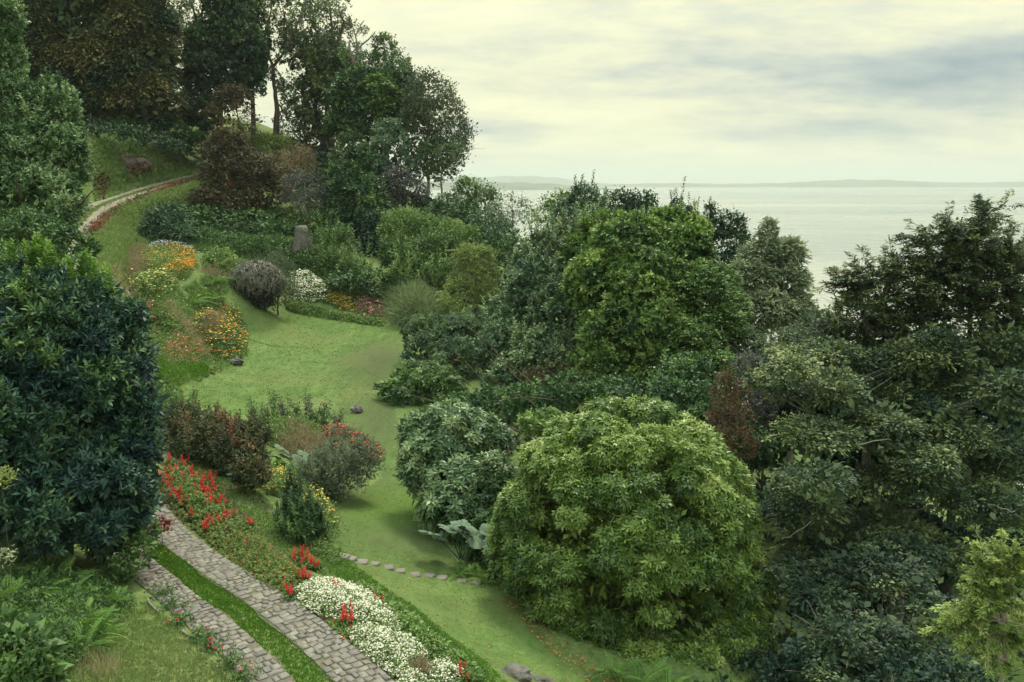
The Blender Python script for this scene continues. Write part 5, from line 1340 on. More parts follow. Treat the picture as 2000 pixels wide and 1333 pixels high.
# flower slope at the left
bed('leafy_plants', 'tangled thicket of small leaves among the ferns at the lower left', 'plants', TH, m_mid, 3000, .45, (.12, .05), [], L=.25, seed=1, tint0=.4, k=6)
bed('flower_bed', 'orange and yellow flower bed at the top of the left slope', 'flower bed', [(270, 492), (330, 487), (378, 495), (384, 525), (365, 548), (320, 552), (285, 535), (265, 515)], m_weed, 2600, .7, (.22, .08),
    [('blossoms', p_orange, 560, .15, [(325, 490), (382, 498), (380, 545), (320, 548), (345, 520)]), ('blossoms', p_yellow, 600, .13, None), ('blossoms', p_orange, 300, .13, None)], L=.4, k=6, seed=2, lumps=.5)
bed('brown_grass', 'patch of faded brown seed heads left of the orange bed', 'grass', [(252, 490), (285, 482), (300, 500), (285, 530), (258, 535), (250, 510)], m_brush, 900, .6, (.4, .03), [], L=.4, kind='fluff', k=6, seed=3)
bed('flower_bed', 'lilac-blue flowers along the foot of the fan-leaved shrub', 'flower bed', [(290, 480), (330, 478), (370, 486), (385, 498), (340, 494), (295, 490)], m_blue, 500, .5, (.2, .05), [('blossoms', p_lil, 420, .16, None)], seed=4)
bed('rose_bed', 'pale yellow rose bushes below the orange bed', 'rose bed', [(255, 545), (300, 540), (345, 552), (350, 585), (320, 600), (280, 590), (252, 570)], m_weed, 2200, 1.0, (.18, .10), [('blossoms', p_paley, 210, .18, None), ('blossoms', p_pink, 30, .2, None)], L=.35, seed=5, lumps=.6)
bed('rose_bed', 'crimson and pink roses above the pale grassy bank', 'rose bed', [(250, 592), (285, 598), (325, 612), (345, 640), (310, 650), (275, 640), (250, 620)], m_weed, 2200, .9, (.17, .09), [('blossoms', p_crim, 90, .19, None), ('blossoms', p_pink, 80, .17, None)], L=.35, seed=6, lumps=.6, tint0=.35)
bed('flower_bed', 'coral-red speckled flower bed on the lower left slope', 'flower bed', [(272, 660), (330, 655), (385, 668), (405, 690), (385, 712), (330, 712), (285, 700)], m_weed, 2800, .6, (.15, .07), [('blossoms', p_coral, 330, .15, None), ('blossoms', p_pink, 190, .13, None), ('blossoms', p_crim, 90, .14, None)], L=.3, seed=7, tint0=.55)
bed('leafy_plants', 'fresh green leafy plants between the roses and the coral bed', 'plants', [(262, 640), (310, 632), (355, 640), (362, 660), (310, 664), (268, 662)], m_mid, 1400, .6, (.24, .12), [('blossoms', p_crim, 14, .18, None)], L=.35, seed=8, tint0=.7)
bed('flower_bed', 'orange flower bed with a faded brown centre beside the lawn', 'flower bed', [(385, 620), (430, 606), (470, 618), (482, 650), (482, 690), (465, 712), (435, 706), (400, 680), (380, 650)], m_mid, 3000, .8, (.18, .07),
    [('blossoms', p_orange, 520, .16, None), ('blossoms', p_yellow, 420, .15, None), ('blossoms', p_crim, 24, .18, None)], L=.35, seed=9, lumps=.4)
bed('brown_grass', 'rusty brown seed heads in the middle of the orange bed', 'grass', [(395, 635), (425, 628), (448, 645), (440, 680), (410, 675), (392, 655)], m_brush, 900, 1.0, (.35, .03), [], L=.4, kind='fluff', k=6, seed=10)
bed('brown_grass', 'faded pinkish grass patch behind the grey dome shrub', 'grass', [(395, 522), (440, 520), (452, 535), (430, 550), (398, 545)], m_brush, 700, .5, (.35, .03), [], L=.35, kind='fluff', k=6, seed=11)
bed('clipped_edging', 'dense bright green ground cover at the left edge of the lawn', 'ground cover', [(295, 715), (345, 716), (400, 712), (412, 726), (380, 742), (340, 758), (300, 748)], m_lush, 2600, .35, (.2, .06), [], L=.25, seed=12, tint0=.6)
bed('leafy_plants', 'light green leafy plants beneath the laurel by the lawn corner', 'plants', [(300, 755), (345, 765), (350, 800), (330, 860), (305, 870), (300, 800)], m_mid, 2200, .8, (.22, .11), [], L=.35, seed=13, tint0=.6)
bed('flower_bed', 'white daisy patch right of the grey dome shrub', 'flower bed', [(566, 540), (600, 532), (625, 548), (648, 575), (640, 598), (612, 592), (570, 588)], m_weed, 1600, .6, (.2, .07), [('blossoms', p_white, 1250, .17, None)], L=.3, seed=14, lumps=.25)
bed('flower_bed', 'golden yellow flower patch between white daisies and pink flowers', 'flower bed', [(632, 582), (660, 578), (692, 588), (694, 612), (668, 610), (640, 598)], m_weed, 900, .55, (.2, .07), [('blossoms', p_yellow, 420, .18, None), ('blossoms', p_orange, 140, .16, None)], L=.3, seed=15)
bed('flower_bed', 'pink flower patch at the right end of the far border', 'flower bed', [(692, 588), (725, 585), (756, 600), (750, 622), (715, 625), (694, 612)], m_weed, 1000, .55, (.2, .07), [('blossoms', p_pink, 620, .17, None), ('blossoms', p_crim, 60, .2, None)], L=.3, seed=16)
bed('low_hedge', 'low clipped green edging along the far side of the lawn', 'hedge', [(555, 594), (600, 600), (645, 612), (700, 622), (752, 632), (750, 640), (700, 634), (640, 626), (560, 608)], m_mid, 2400, .38, (.15, .08), [('blossoms', p_paley, 60, .1, None)], L=.2, k=6, seed=17, edge=.4, tint0=.8)
bed('pampas_grass', 'pampas grass clump with pale plumes at the far right of the lawn', 'grass', [(762, 600), (800, 590), (850, 600), (858, 630), (820, 642), (778, 638)], m_pamp, 1500, 1.8, (1.3, .05), [], L=.5, kind='fluff', k=5, seed=18, edge=1.4, up=1.6)
bed('leafy_shrub', 'leafy green shrub right of the pampas grass', 'shrub', [(840, 598), (880, 595), (900, 612), (880, 628), (845, 625)], m_weed, 900, 1.2, (.25, .12), [], L=.35, seed=19)
bed('hydrangeas', 'lilac hydrangea heads under the trees by the upper lawn', 'flower bed', [(600, 312), (640, 310), (652, 318), (610, 320)], m_deep, 300, .8, (.35, .2), [('blossoms', p_lil, 120, .3, None)], L=.4, seed=20)
bed('leafy_plants', 'tangled dark green ground plants on the slope behind the grey dome', 'plants', [(430, 485), (500, 480), (560, 500), (640, 520), (660, 560), (600, 540), (560, 520), (500, 505), (440, 510)], m_mid, 2600, .6, (.28, .13), [('blossoms', p_pink, 24, .2, None)], L=.35, seed=21, tint0=.35)

# island bed in the middle of the garden
tree('barberry_hedge', 'hedge', 'dark barberry hedge with reddish tips along the narrow path',
     [(375, 835, 34, 56, 40), (430, 860, 32, 56, 46), (470, 895, 31, 50, 46), (400, 870, 33, 60, 34), (495, 850, 32, 30, 30), (350, 815, 36, 34, 26), (490, 930, 29, 36, 30)], m_barb, b_brown, 'shoot', sp=9, leaf=(8, 3.2), k=7, Lp=16, sub=.36, trunk_r=.04, inner=.7, tint0=.38, tvar=.30, spiky=80, up=.8)
tree('wispy_shrub', 'shrub', 'wispy grey-green shrub with fine brown stems facing the lower lawn',
     [(660, 915, 32, 54, 34), (630, 930, 31, 44, 34), (700, 910, 32, 38, 30), (660, 945, 31, 44, 24)], m_greyg, b_brown, 'fluff', sp=9, leaf=(9, 2.2), k=7, Lp=15, sub=.4, trunk_r=.03, inner=.5, tint0=.50, tvar=.25, spiky=70, up=.8)
tree('conical_shrub', 'shrub', 'small dark conifer among the yellow daisies',
     [(572, 968, 26.8, 16, 30), (592, 1000, 26.4, 28, 28), (565, 1010, 26, 26, 26), (612, 1030, 26, 26, 22), (590, 1035, 25.6, 34, 18)], m_mid, b_dark, 'shoot', sp=8.5, leaf=(10, 2.6), k=7, Lp=18, trunk_r=.03, inner=.5, tint0=.18, tvar=.2, sub=.4, up=1.0, spiky=50)
bed('flower_bed', 'yellow daisies along the path side of the island bed', 'flower bed', [(515, 935), (550, 925), (600, 965), (640, 985), (658, 1030), (650, 1062), (630, 1065), (600, 1010), (560, 975), (520, 965)], m_weed, 2600, .6, (.12, .05), [('blossoms', p_yellow, 520, .085, None)], L=.25, seed=22, edge=.4, tint0=.55)
bed('flower_bed', 'red and coral zinnias at the right end of the island bed', 'flower bed', [(620, 850), (660, 842), (710, 862), (742, 880), (745, 905), (715, 915), (670, 900), (630, 875)], m_greyg, 2200, .75, (.14, .055), [('blossoms', p_crim, 170, .10, None), ('blossoms', p_coral, 200, .10, None), ('blossoms', p_orange, 60, .11, None)], L=.3, seed=23)
bed('brown_grass', 'pinkish-brown dry stems in the middle of the island bed', 'grass', [(540, 850), (580, 845), (640, 880), (630, 910), (580, 905), (545, 880)], m_brush, 1300, .9, (.32, .022), [], L=.35, kind='fluff', k=6, seed=24, up=1.6)
bed('bedding_plants', 'mixed green perennials in front of the tall rose stems', 'plants', [(490, 835), (560, 825), (640, 835), (620, 870), (550, 880), (500, 865)], m_weed, 2400, .8, (.2, .07), [('blossoms', p_paley, 40, .09, None)], L=.35, seed=25, tint0=.5)
bed('leafy_plants', 'lush green foliage between the yellow daisies and wispy shrub', 'plants', [(535, 905), (580, 925), (640, 955), (650, 985), (610, 975), (560, 940)], m_lush, 1800, .4, (.18, .06), [], L=.25, seed=26, tint0=.6)
# rose stems
def rose_plant(px, py, h, seed, label, n=5):
    r = np.random.default_rng(seed); b0 = ground(px, py)
    root = thing('rose_bush', label, 'rose bush', b0, 'tall rose stems in the island bed')
    V, Q = [], []; f = Fol(seed); fb = Fol(seed + 1)
    for i in range(n):
        e = np.array([r.normal(0, .22), r.normal(0, .22), h * r.uniform(.6, 1.05)])
        p = bez(np.zeros(3), e, r.normal(0, .1, 3), 8, r, .015)
        tube(V, Q, p, np.linspace(.014, .006, 8), 4)
        q = p[2:] + b0
        q = np.repeat(q, 4, 0) + r.normal(0, .07, (24, 3))
        shoots(f, 'fluff', q, r.normal(0, .6, q.shape) + np.array([0, 0, .3]), .10, .085, .05, 4, .4 + r.normal(0, .15, 24))
        if i < 2:
            t_ = e + b0
            shoots(fb, 'whorl', t_[None], np.array([[0, 0, 1.0]]), np.array([.05]), .05, .05, 6, np.array([.5]))
    link('stem', fast_mesh('stem', np.concatenate(V), quads=Q), b_brown, root)
    link('foliage', f.mesh('foliage', b0), m_purp if seed % 2 else m_deep, root, kind='stuff')
    link('blossoms', fb.mesh('blossoms', b0), p_crim, root, kind='stuff')
rl = [('tallest rose stem with dark leaves at the left of the group', 535, 838, 2.1), ('rose stem right beside the tallest one', 556, 836, 1.7), ('leafy rose bush in the middle of the row', 580, 838, 1.5), ('slender rose stem rising over the lawn behind', 603, 835, 1.8),
      ('dark upright rose bush second from the right', 632, 840, 1.55), ('small rose bush at the right end of the row', 660, 838, 1.0), ('pale-leaved rose bush at the left end of the row', 497, 835, 1.3), ('short rose bush in front of the tallest stem', 520, 845, 1.2), ('thin rose bush between the middle ones', 615, 842, 1.2)]
for i, (lab, px, py, h) in enumerate(rl): rose_plant(px, py, h, 50 + i, lab, 6)

# border along the cobbled road
bed('bedding_plants', 'light green bedding plants and bare soil beside the cobbled road', 'plants', [(325, 905), (365, 915), (430, 975), (500, 1045), (560, 1100), (610, 1150), (552, 1172), (486, 1126), (414, 1066), (356, 1018), (312, 982)], m_yg, 2900, .22, (.085, .065), [('blossoms', p_red, 110, .06, None), ('blossoms', p_coral, 60, .06, None)], L=.10, seed=30, edge=.3, tint0=.35, k=6, lumps=.9)
bed('bedding_plants', 'leafy plants in the shade below the red salvias', 'plants', [(318, 930), (360, 930), (420, 985), (455, 1030), (430, 1040), (385, 1010), (335, 980)], m_mid, 1700, .33, (.10, .06), [], L=.15, seed=31, edge=.3, tint0=.75)
bed('alyssum_cushion', 'largest white alyssum cushion spilling beside the road', 'flower bed', [(574, 1165), (610, 1148), (660, 1146), (710, 1168), (760, 1195), (788, 1228), (770, 1252), (720, 1240), (660, 1222), (600, 1200)], m_weed, 3000, .36, (.09, .035), [('blossoms', p_white, 5200, .046, None)], L=.14, seed=32, edge=.5, tint0=.6, lumps=.2)
bed('alyssum_cushion', 'second white alyssum cushion nearer the bottom edge', 'flower bed', [(676, 1240), (710, 1232), (760, 1248), (822, 1262), (835, 1290), (800, 1318), (775, 1326), (730, 1295)], m_weed, 2200, .33, (.09, .035), [('blossoms', p_white, 3600, .044, None)], L=.14, seed=33, edge=.45, tint0=.6, lumps=.2)
bed('alyssum_cushion', 'small round white alyssum cushion at the bottom edge of the bed', 'flower bed', [(842, 1310), (870, 1296), (900, 1308), (912, 1335), (880, 1350), (845, 1345)], m_weed, 700, .3, (.09, .035), [('blossoms', p_white, 1500, .042, None)], L=.13, seed=34, edge=.35)
bed('alyssum_cushion', 'lowest white alyssum tuft touching the edge of the cobbles', 'flower bed', [(785, 1325), (815, 1318), (832, 1340), (815, 1360), (785, 1352)], m_weed, 400, .25, (.09, .035), [('blossoms', p_white, 800, .04, None)], L=.13, seed=35, edge=.3)
bed('brown_grass', 'small tuft of faded brown flowers between the alyssum cushions', 'plants', [(800, 1310), (820, 1298), (838, 1310), (832, 1328), (808, 1326)], m_brush, 300, .25, (.14, .015), [], L=.15, kind='fluff', k=6, seed=36)
bed('bedding_plants', 'green plants filling the gap under the alyssum by the cobbles', 'plants', [(640, 1210), (690, 1228), (740, 1262), (690, 1262), (655, 1235)], m_weed, 600, .2, (.09, .06), [('blossoms', p_red, 40, .06, None)], L=.12, seed=37)
bed('leafy_plants', 'soft green herbs on the terrace edge behind the alyssum', 'plants', [(690, 1150), (730, 1165), (790, 1210), (860, 1265), (940, 1330), (900, 1340), (830, 1275), (760, 1215), (700, 1170)], m_mid, 2600, .35, (.12, .06), [('blossoms', p_white, 60, .04, None)], L=.15, seed=38, edge=.3, tint0=.75)
bed('leafy_plants', 'tufts of weeds with tiny pale flowers on the narrow path edge', 'plants', [(560, 1005), (620, 1055), (665, 1090), (655, 1110), (600, 1075), (550, 1030)], m_weed, 1400, .25, (.12, .04), [('blossoms', p_paley, 60, .035, None)], L=.15, seed=39, edge=.3)

# salvias, each a plant of its own
def spike_mesh(seed):
    r = np.random.default_rng(seed); f = Fol(seed)
    m = 46; t = np.sort(r.uniform(0, 1, m)); a = r.uniform(0, 6.28, m)
    rad = .019 * np.sin(np.pi * np.clip(t * .85 + .15, 0, 1)) ** .7
    P = np.stack([np.cos(a) * rad * .4, np.sin(a) * rad * .4, .08 + .30 * t], 1)
    d = np.stack([np.cos(a), np.sin(a), np.full(m, 1.1)], 1)
    f.leaves(P, d, np.repeat([[0, 0, 1.0]], m, 0), rad * 1.7 + .010, .020, r.uniform(0, 1, m), .2)
    f.leaves(np.zeros((2, 3)), np.array([[0, 0, 1.0], [0, 0, 1.0]]), np.array([[1, 0, 0], [0, 1.0, 0]]), .3, .012, .3, 0)
    return f.mesh('flower_spike')
SPK = [spike_mesh(i) for i in range(4)]
for s_ in SPK: s_.materials.append(p_red)
SF = []
for i in range(3):
    f = Fol(i + 60); r = np.random.default_rng(i)
    q = r.normal(0, .09, (26, 3)); q[:, 2] = r.uniform(.02, .16, 26)
    shoots(f, 'fluff', q, q * np.array([1, 1, 0]) * 4 + np.array([0, 0, .6]), .06, .085, .055, 5, .5 + r.normal(0, .15, 26))
    me = f.mesh('foliage'); me.materials.append(m_mid); SF.append(me)
rs = np.random.default_rng(9)
clusters = [
    ('red salvia in the dense cluster nearest the laurel', 'salvias in the cluster next to the laurel', [(325, 900), (355, 906), (365, 900), (370, 921), (382, 927), (322, 927), (338, 927), (331, 939), (358, 936), (334, 954), (350, 960), (341, 966), (345, 915), (327, 950), (362, 950), (318, 940), (348, 940), (376, 940), (338, 975), (360, 981)]),
    ('tall red salvia in the largest scarlet cluster of the border', 'salvias of the big scarlet cluster', [(400, 936), (406, 954), (415, 948), (394, 963), (385, 975), (409, 972), (394, 984), (398, 950), (412, 962), (403, 978), (388, 958), (418, 935), (405, 990), (400, 968), (414, 980), (392, 945), (427, 981), (436, 985)]),
    ('scattered red salvia in the middle of the road border', 'salvias in the middle of the border', [(452, 1005), (443, 1014), (434, 1017), (379, 1012), (407, 1023), (416, 1026), (412, 1035), (482, 1065), (490, 1020)]),
    ('red salvia standing over the green terrace edge', 'salvias at the terrace edge', [(577, 1089), (587, 1089), (593, 1092), (583, 1101), (607, 1101), (614, 1105), (619, 1104), (592, 1130), (598, 1133)]),
    ('red salvia growing up through the white alyssum', 'salvias among the alyssum', [(571, 1157), (565, 1163), (661, 1157), (730, 1181), (679, 1208), (683, 1202), (688, 1217), (674, 1214), (905, 1325)])]
IND = {1089: 0}
names9 = {
 'scattered red salvia in the middle of the road border': ['upper of the salvias just below the big scarlet cluster', 'middle red salvia just below the big scarlet cluster', 'salvia by the soil below the big scarlet cluster', 'red salvia close to the cobbles left of the others', 'salvia in the small trio over light green plants', 'right-hand salvia of the small trio over light green plants', 'lowest salvia of the small trio near the cobbles', 'lone red salvia deep in the bedding plants', 'lone leaning salvia at the grassy terrace side'],
 'red salvia standing over the green terrace edge': ['leftmost tall spike plant of the terrace edge group', 'tallest red salvia of the terrace edge group', 'third salvia from the left at the terrace edge', 'lower salvia under the tall ones at the terrace edge', 'salvia left of the closing pair at the terrace edge', 'first of the closing pair at the terrace edge', 'rightmost red salvia at the terrace edge', 'short salvia between terrace edge and alyssum', 'short salvia touching the upper end of the alyssum'],
 'red salvia growing up through the white alyssum': ['red salvia at the corner where alyssum meets the cobbles', 'lower red salvia beside the first alyssum corner', 'single red spike at the top of the largest alyssum cushion', 'single red spike at the far right edge of the alyssum', 'left salvia of the red group in the alyssum notch', 'tallest salvia of the red group in the alyssum notch', 'lowest salvia of the red group in the alyssum notch', 'outer left salvia of the red group in the alyssum notch', 'red salvia beside the small round alyssum at the bottom edge']}
for lab, grp, pl in clusters:
    for k9, (px, py) in enumerate(pl):
        g0 = ground(px, py + 12)
        root = thing('red_salvia', names9[lab][k9] if lab in names9 else lab, 'flower', g0, grp, rz=rs.uniform(0, 6))
        ob = bpy.data.objects.new('foliage', SF[rs.integers(3)]); COL.objects.link(ob); ob.parent = root; ob['kind'] = 'stuff'
        for j in range(rs.integers(2, 5)):
            sp_ = bpy.data.objects.new('flower_spike', SPK[rs.integers(4)]); COL.objects.link(sp_); sp_.parent = root
            sp_.location = (rs.normal(0, .07), rs.normal(0, .07), rs.uniform(.0, .06))
            sc_ = rs.uniform(.75, 1.3); sp_.scale = (sc_ * 1.2, sc_ * 1.2, sc_); sp_.rotation_euler = (rs.normal(0, .2), rs.normal(0, .2), rs.uniform(0, 6))

# dark red roses at the left edge of the road, sticks
for i, (px, py, lab) in enumerate([(335, 1190, 'small leafy plant at the worn inner edge of the left wheel track'), (355, 1225, 'weedy plant with one red bud beside the left wheel track'), (415, 1275, 'low plant with dark red flowers leaning over the cobbles'), (445, 1305, 'dark red flowering plant nearest the bottom of the left track'), (390, 1255, 'green plant tuft between stick and dark red flowers'), (318, 1165, 'straggly green tuft at the top of the left track edge'), (480, 1335, 'pink-flowered weed at the bottom edge beside the left track')]):
    r = np.random.default_rng(i + 90); g0 = ground(px, py)
    root = thing('border_plant', lab, 'plant', g0, 'plants along the left edge of the road')
    f = Fol(i + 90); q = r.normal(0, .16, (60, 3)); q[:, 2] = np.abs(r.normal(0, .12, 60)); q += g0
    shoots(f, 'fluff', q, np.repeat([[0, 0, .8]], 60, 0), .08, .08, .035, 6, .45 + r.normal(0, .15, 60))
    link('foliage', f.mesh('foliage', g0), m_mid, root, kind='stuff')
    if i in (1, 2, 3, 6):
        f = Fol(i + 190); m = 3
        q = g0 + np.c_[r.normal(0, .2, (m, 2)), r.uniform(.25, .4, m)]
        shoots(f, 'whorl', q, np.repeat([[0, 0, 1.0]], m, 0), .03, .035, .04, 7, .2 + np.zeros(m)); shoots(f, 'whorl', q + np.array([0, 0, .01]), np.repeat([[0, -.4, 1.0]], m, 0), .03, .028, .03, 6, .3 + np.zeros(m))
        link('blossoms', f.mesh('blossoms', g0), p_crim if i != 6 else p_pink, root, kind='stuff')
        V, Q = [], []
        for e in q - g0: tube(V, Q, bez(np.zeros(3), e, r.normal(0, .03, 3), 5, r), np.full(5, .005), 3)
        link('stem', fast_mesh('stem', np.concatenate(V), quads=Q), m_mid, root)
for (a, b_, lab) in [((289, 1178), (312, 1202), 'curved fallen stick at the upper end of the left track edge'), ((358, 1240), (382, 1256), 'short fallen stick beside the weedy plants at the left track')]:
    A_, B_ = ground(*a), ground(*b_); V, Q = [], []
    tube(V, Q, bez(np.array([0, 0, .04]), B_ - A_ + np.array([0, 0, .05]), np.array([-.06, -.06, .05]), 8, rng, .008), np.linspace(.03, .018, 8), 6)
    link('fallen_stick', fast_mesh('fallen_stick', np.concatenate(V), quads=Q, smooth=True), b_grey, label=lab, cat='stick', loc=A_)

# broad-leaved bush in the corner, pale climbers at the edge
tree('broadleaf_bush', 'shrub', 'broad-leaved bush in the bottom left corner', [(20, 1290, 15.2, 80, 60), (70, 1320, 15, 50, 40), (5, 1240, 15.6, 40, 30)], m_mid, b_brown, 'shoot', sp=17, leaf=(20, 10), k=6, Lp=22, up=.7, trunk_r=.03, inner=.5, tint0=.45, pick_n=120, pick_name='leaf_sprig', sub=.35)
tree('pale_climber', 'shrub', 'pale yellow-green leafy twig at the left edge in front of the laurel', [(2, 935, 18, 16, 16)], m_yg, b_brown, 'fluff', sp=9, leaf=(10, 4), k=6, Lp=12, trunk_r=.01, inner=0, tint0=.9, n_limb=5)
tree('pale_climber', 'shrub', 'whitish leafy twig low on the left edge above the ferns', [(6, 1085, 17, 14, 14)], m_silver, b_brown, 'fluff', sp=11, leaf=(13, 4), k=6, Lp=12, trunk_r=.01, inner=0, tint0=.9, n_limb=5)
tree('red_weed', 'plant', 'small red-leaved shrub leaning over the cobbles beside the laurel', [(315, 1028, 24, 16, 12)], m_redl, b_brown, 'fluff', sp=6, leaf=(6, 3.5), k=6, Lp=8, trunk_r=.01, inner=.3, n_limb=5)
for i, (px, py, Y, rx, ry) in enumerate([(285, 1075, 21, 26, 30), (258, 1110, 20, 30, 26), (240, 1150, 19, 30, 22)]): pass
tree('ground_bush', 'shrub', 'bright small-leaved shrub at the foot of the laurel by the turf strip', [(275, 1075, 21.3, 26, 34), (245, 1110, 20.8, 30, 28), (290, 1035, 22.5, 20, 30)], m_mid, b_brown, 'shoot', sp=10, leaf=(8, 4.5), k=6, Lp=12, trunk_r=.02, tint0=.45)

# grey tangled dome shrub
def tangle(label, px, py, Y, rx, rz):
    r = np.random.default_rng(66); s = Y / F
    c = at(px, py, Y); gz = h1(c[0], c[1]); rad = np.array([rx * s, rx * s * .9, rz * s])
    top_ = c[2] + rad[2]; rad[2] = (top_ - gz) / 1.75; c[2] = gz + rad[2] * .75; org = np.array([c[0], c[1], gz])
    root = thing('tangled_shrub', label, 'shrub', org)
    V, Q = [], []
    for i in range(300):
        th = r.uniform(0, 6.28); ph = r.uniform(.05, .9)
        pts = []
        for t in np.linspace(0, 1, 8):
            ph2 = ph + t * r.uniform(.6, 1.3) * .9; th2 = th + .5 * math.sin(t * 5 + i) * .5
            k_ = .93 + .09 * math.sin(t * 7 + i * 1.7)
            pts.append(c - org + rad * np.array([math.sin(ph2) * math.cos(th2), math.sin(ph2) * math.sin(th2), math.cos(ph2)]) * k_)
        pts = np.array(pts) + r.normal(0, .05, (8, 3)); pts[:, 2] = np.maximum(pts[:, 2], .1)
        tube(V, Q, pts, np.linspace(.06, .02, 8) * r.uniform(.7, 1.2), 4)
    link('twigs', fast_mesh('twigs', np.concatenate(V), quads=Q), bark_mat('silver_twig', (.11, .10, .11), (.27, .25, .24)), root, kind='stuff')
    V, Q = [], []
    tube(V, Q, bez(np.zeros(3), c - org, np.zeros(3), 5, r), np.linspace(.25, .1, 5), 7)
    link('trunk', fast_mesh('trunk', np.concatenate(V), quads=Q), b_dark, root)
    f = Fol(67); m = 2200
    d = nrm(r.normal(0, 1, (m, 3))); d[:, 2] = np.abs(d[:, 2]) * 1.2 - .3; d = nrm(d)
    q = c + rad * d * r.uniform(.82, 1.04, (m, 1)); q[:, 2] = np.maximum(q[:, 2], gz + .1)
    q = q[(d[:, 2] > .2) | (r.random(m) < .35)]
    shoots(f, 'fluff', q, nrm(q - c) + np.array([0, 0, .2]), .3, .20, .035, 6, .45 + r.normal(0, .2, len(q)))
    link('crown', f.mesh('crown', org), m_greyg, root, kind='stuff')
    f = Fol(68); q = c + rad * nrm(r.normal(0, 1, (900, 3))) * r.uniform(.5, .85, (900, 1)); q[:, 2] = np.maximum(q[:, 2], gz + .05)
    shoots(f, 'fluff', q, nrm(q - c), .3, .35, .12, 5, .15 + np.zeros(900))
    link('inner_foliage', f.mesh('inner_foliage', org), m_purp, root, kind='stuff')
TY = float(ground(500, 608)[1]) + 1.6
tangle('grey dome of tangled twigs at the top left of the lawn', 502, 562, float(ground(500, 608)[1]) + 1.6, 55, 52)
tree('tangled_shrub', 'shrub', 'smaller grey twiggy shrub joined behind the tangled dome', [(540, 535, TY + 2.5, 30, 34), (545, 570, TY + 2.2, 28, 34)], m_greyg, b_grey, 'fluff', sp=6.5, leaf=(6, 1.4), k=7, Lp=10, trunk_r=.08, tint0=.4, spiky=8)

# ------------------------------------------------------------------ rocks and the old stump
def rock_mat(name, c1, c2, c3):
    m, q = new_mat(name)
    pos = q.n('ShaderNodeNewGeometry').outputs['Position']
    n = q.noise(pos, 3.5, 7, .7); n2 = q.noise(pos, 1.2, 3, .5)
    cc = q.mix(q.ramp(n2, [(.45, 0.0), (.6, .8)]), q.ramp(n, [(.35, c1), (.65, c2)]), c3)
    p = q.n('ShaderNodeBsdfPrincipled'); q.l(cc, p.inputs['Base Color']); p.inputs['Roughness'].default_value = .9
    b = q.n('ShaderNodeBump'); b.inputs['Strength'].default_value = .8; b.inputs['Distance'].default_value = .06
    q.l(n, b.inputs['Height']); q.l(b.outputs[0], p.inputs['Normal'])
    o = q.n('ShaderNodeOutputMaterial'); q.l(p.outputs[0], o.inputs['Surface'])
    return m
r_grey = rock_mat('grey_rock', (.04, .038, .045), (.18, .17, .175), (.075, .08, .055))
r_red = rock_mat('red_rock', (.06, .03, .03), (.20, .12, .11), (.12, .11, .11))
r_stump = rock_mat('stump_wood', (.045, .042, .045), (.17, .16, .158), (.07, .08, .05))
def rock(name, label, cat, p, size, mat, seed, sub=3, rough=.28):
    bm_me = bpy.data.meshes.new(name)
    import bmesh
    bm = bmesh.new(); bmesh.ops.create_icosphere(bm, subdivisions=sub, radius=1.0)
    for v in bm.verts:
        n_ = noise.fractal(v.co * 1.3 + Vector((seed * 3.1, seed, 0)), 1, 2, 4) ; c_ = noise.cell(v.co * 1.7 + Vector((seed, 0, 0)))
        v.co *= 1 + rough * n_ + .12 * (c_ - .5)
        v.co.x *= size[0]; v.co.y *= size[1]; v.co.z *= size[2]
    bm.to_mesh(bm_me); bm.free()
    return link(name, bm_me, mat, label=label, cat=cat, loc=p)
rock('garden_rock', 'grey rock lying alone on the lawn beside the rose bed', 'rock', ground(698, 806) + np.array([0, 0, .12]), (.34, .3, .26), r_grey, 1)
rock('garden_rock', 'small flat dark rock at the edge of the blue-green rhododendron', 'rock', ground(785, 832) + np.array([0, 0, .03]), (.22, .2, .10), r_grey, 2)
rock('garden_rock', 'long dark grey rock in the grass at the bottom edge', 'rock', ground(1012, 1330) + np.array([-.05, .1, .05]), (.42, .28, .18), r_grey, 3)
rock('garden_rock', 'second grey rock right beside the long one at the bottom edge', 'rock', ground(1065, 1340) + np.array([-.1, .1, .02]), (.28, .2, .12), r_grey, 4)
rock('garden_rock', 'dark rock at the lower corner of the orange flower bed', 'rock', ground(462, 712) + np.array([0, 0, .15]), (.5, .35, .26), r_grey, 5)
rock('bank_boulder', 'left half of the reddish rock outcrop in the grassy bank', 'rock', ground(248, 330), (1.15, .8, 1.0), r_red, 6)
rock('bank_boulder', 'right half of the reddish rock outcrop in the grassy bank', 'rock', ground(275, 332), (1.25, .8, .9), r_red, 7)
bed('red_creeper', 'red-leaved creeper hanging below the rock outcrop', 'creeper', [(245, 335), (290, 328), (298, 345), (262, 356), (248, 350)], m_redl, 420, .5, (.35, .2), [], L=.3, seed=41)
bed('red_creeper', 'dark maroon creeper at the foot of the bank by the pale evergreen', 'creeper', [(188, 350), (208, 345), (212, 375), (200, 392), (188, 385)], m_redl, 380, .6, (.35, .2), [], L=.3, seed=42, tint0=.2)
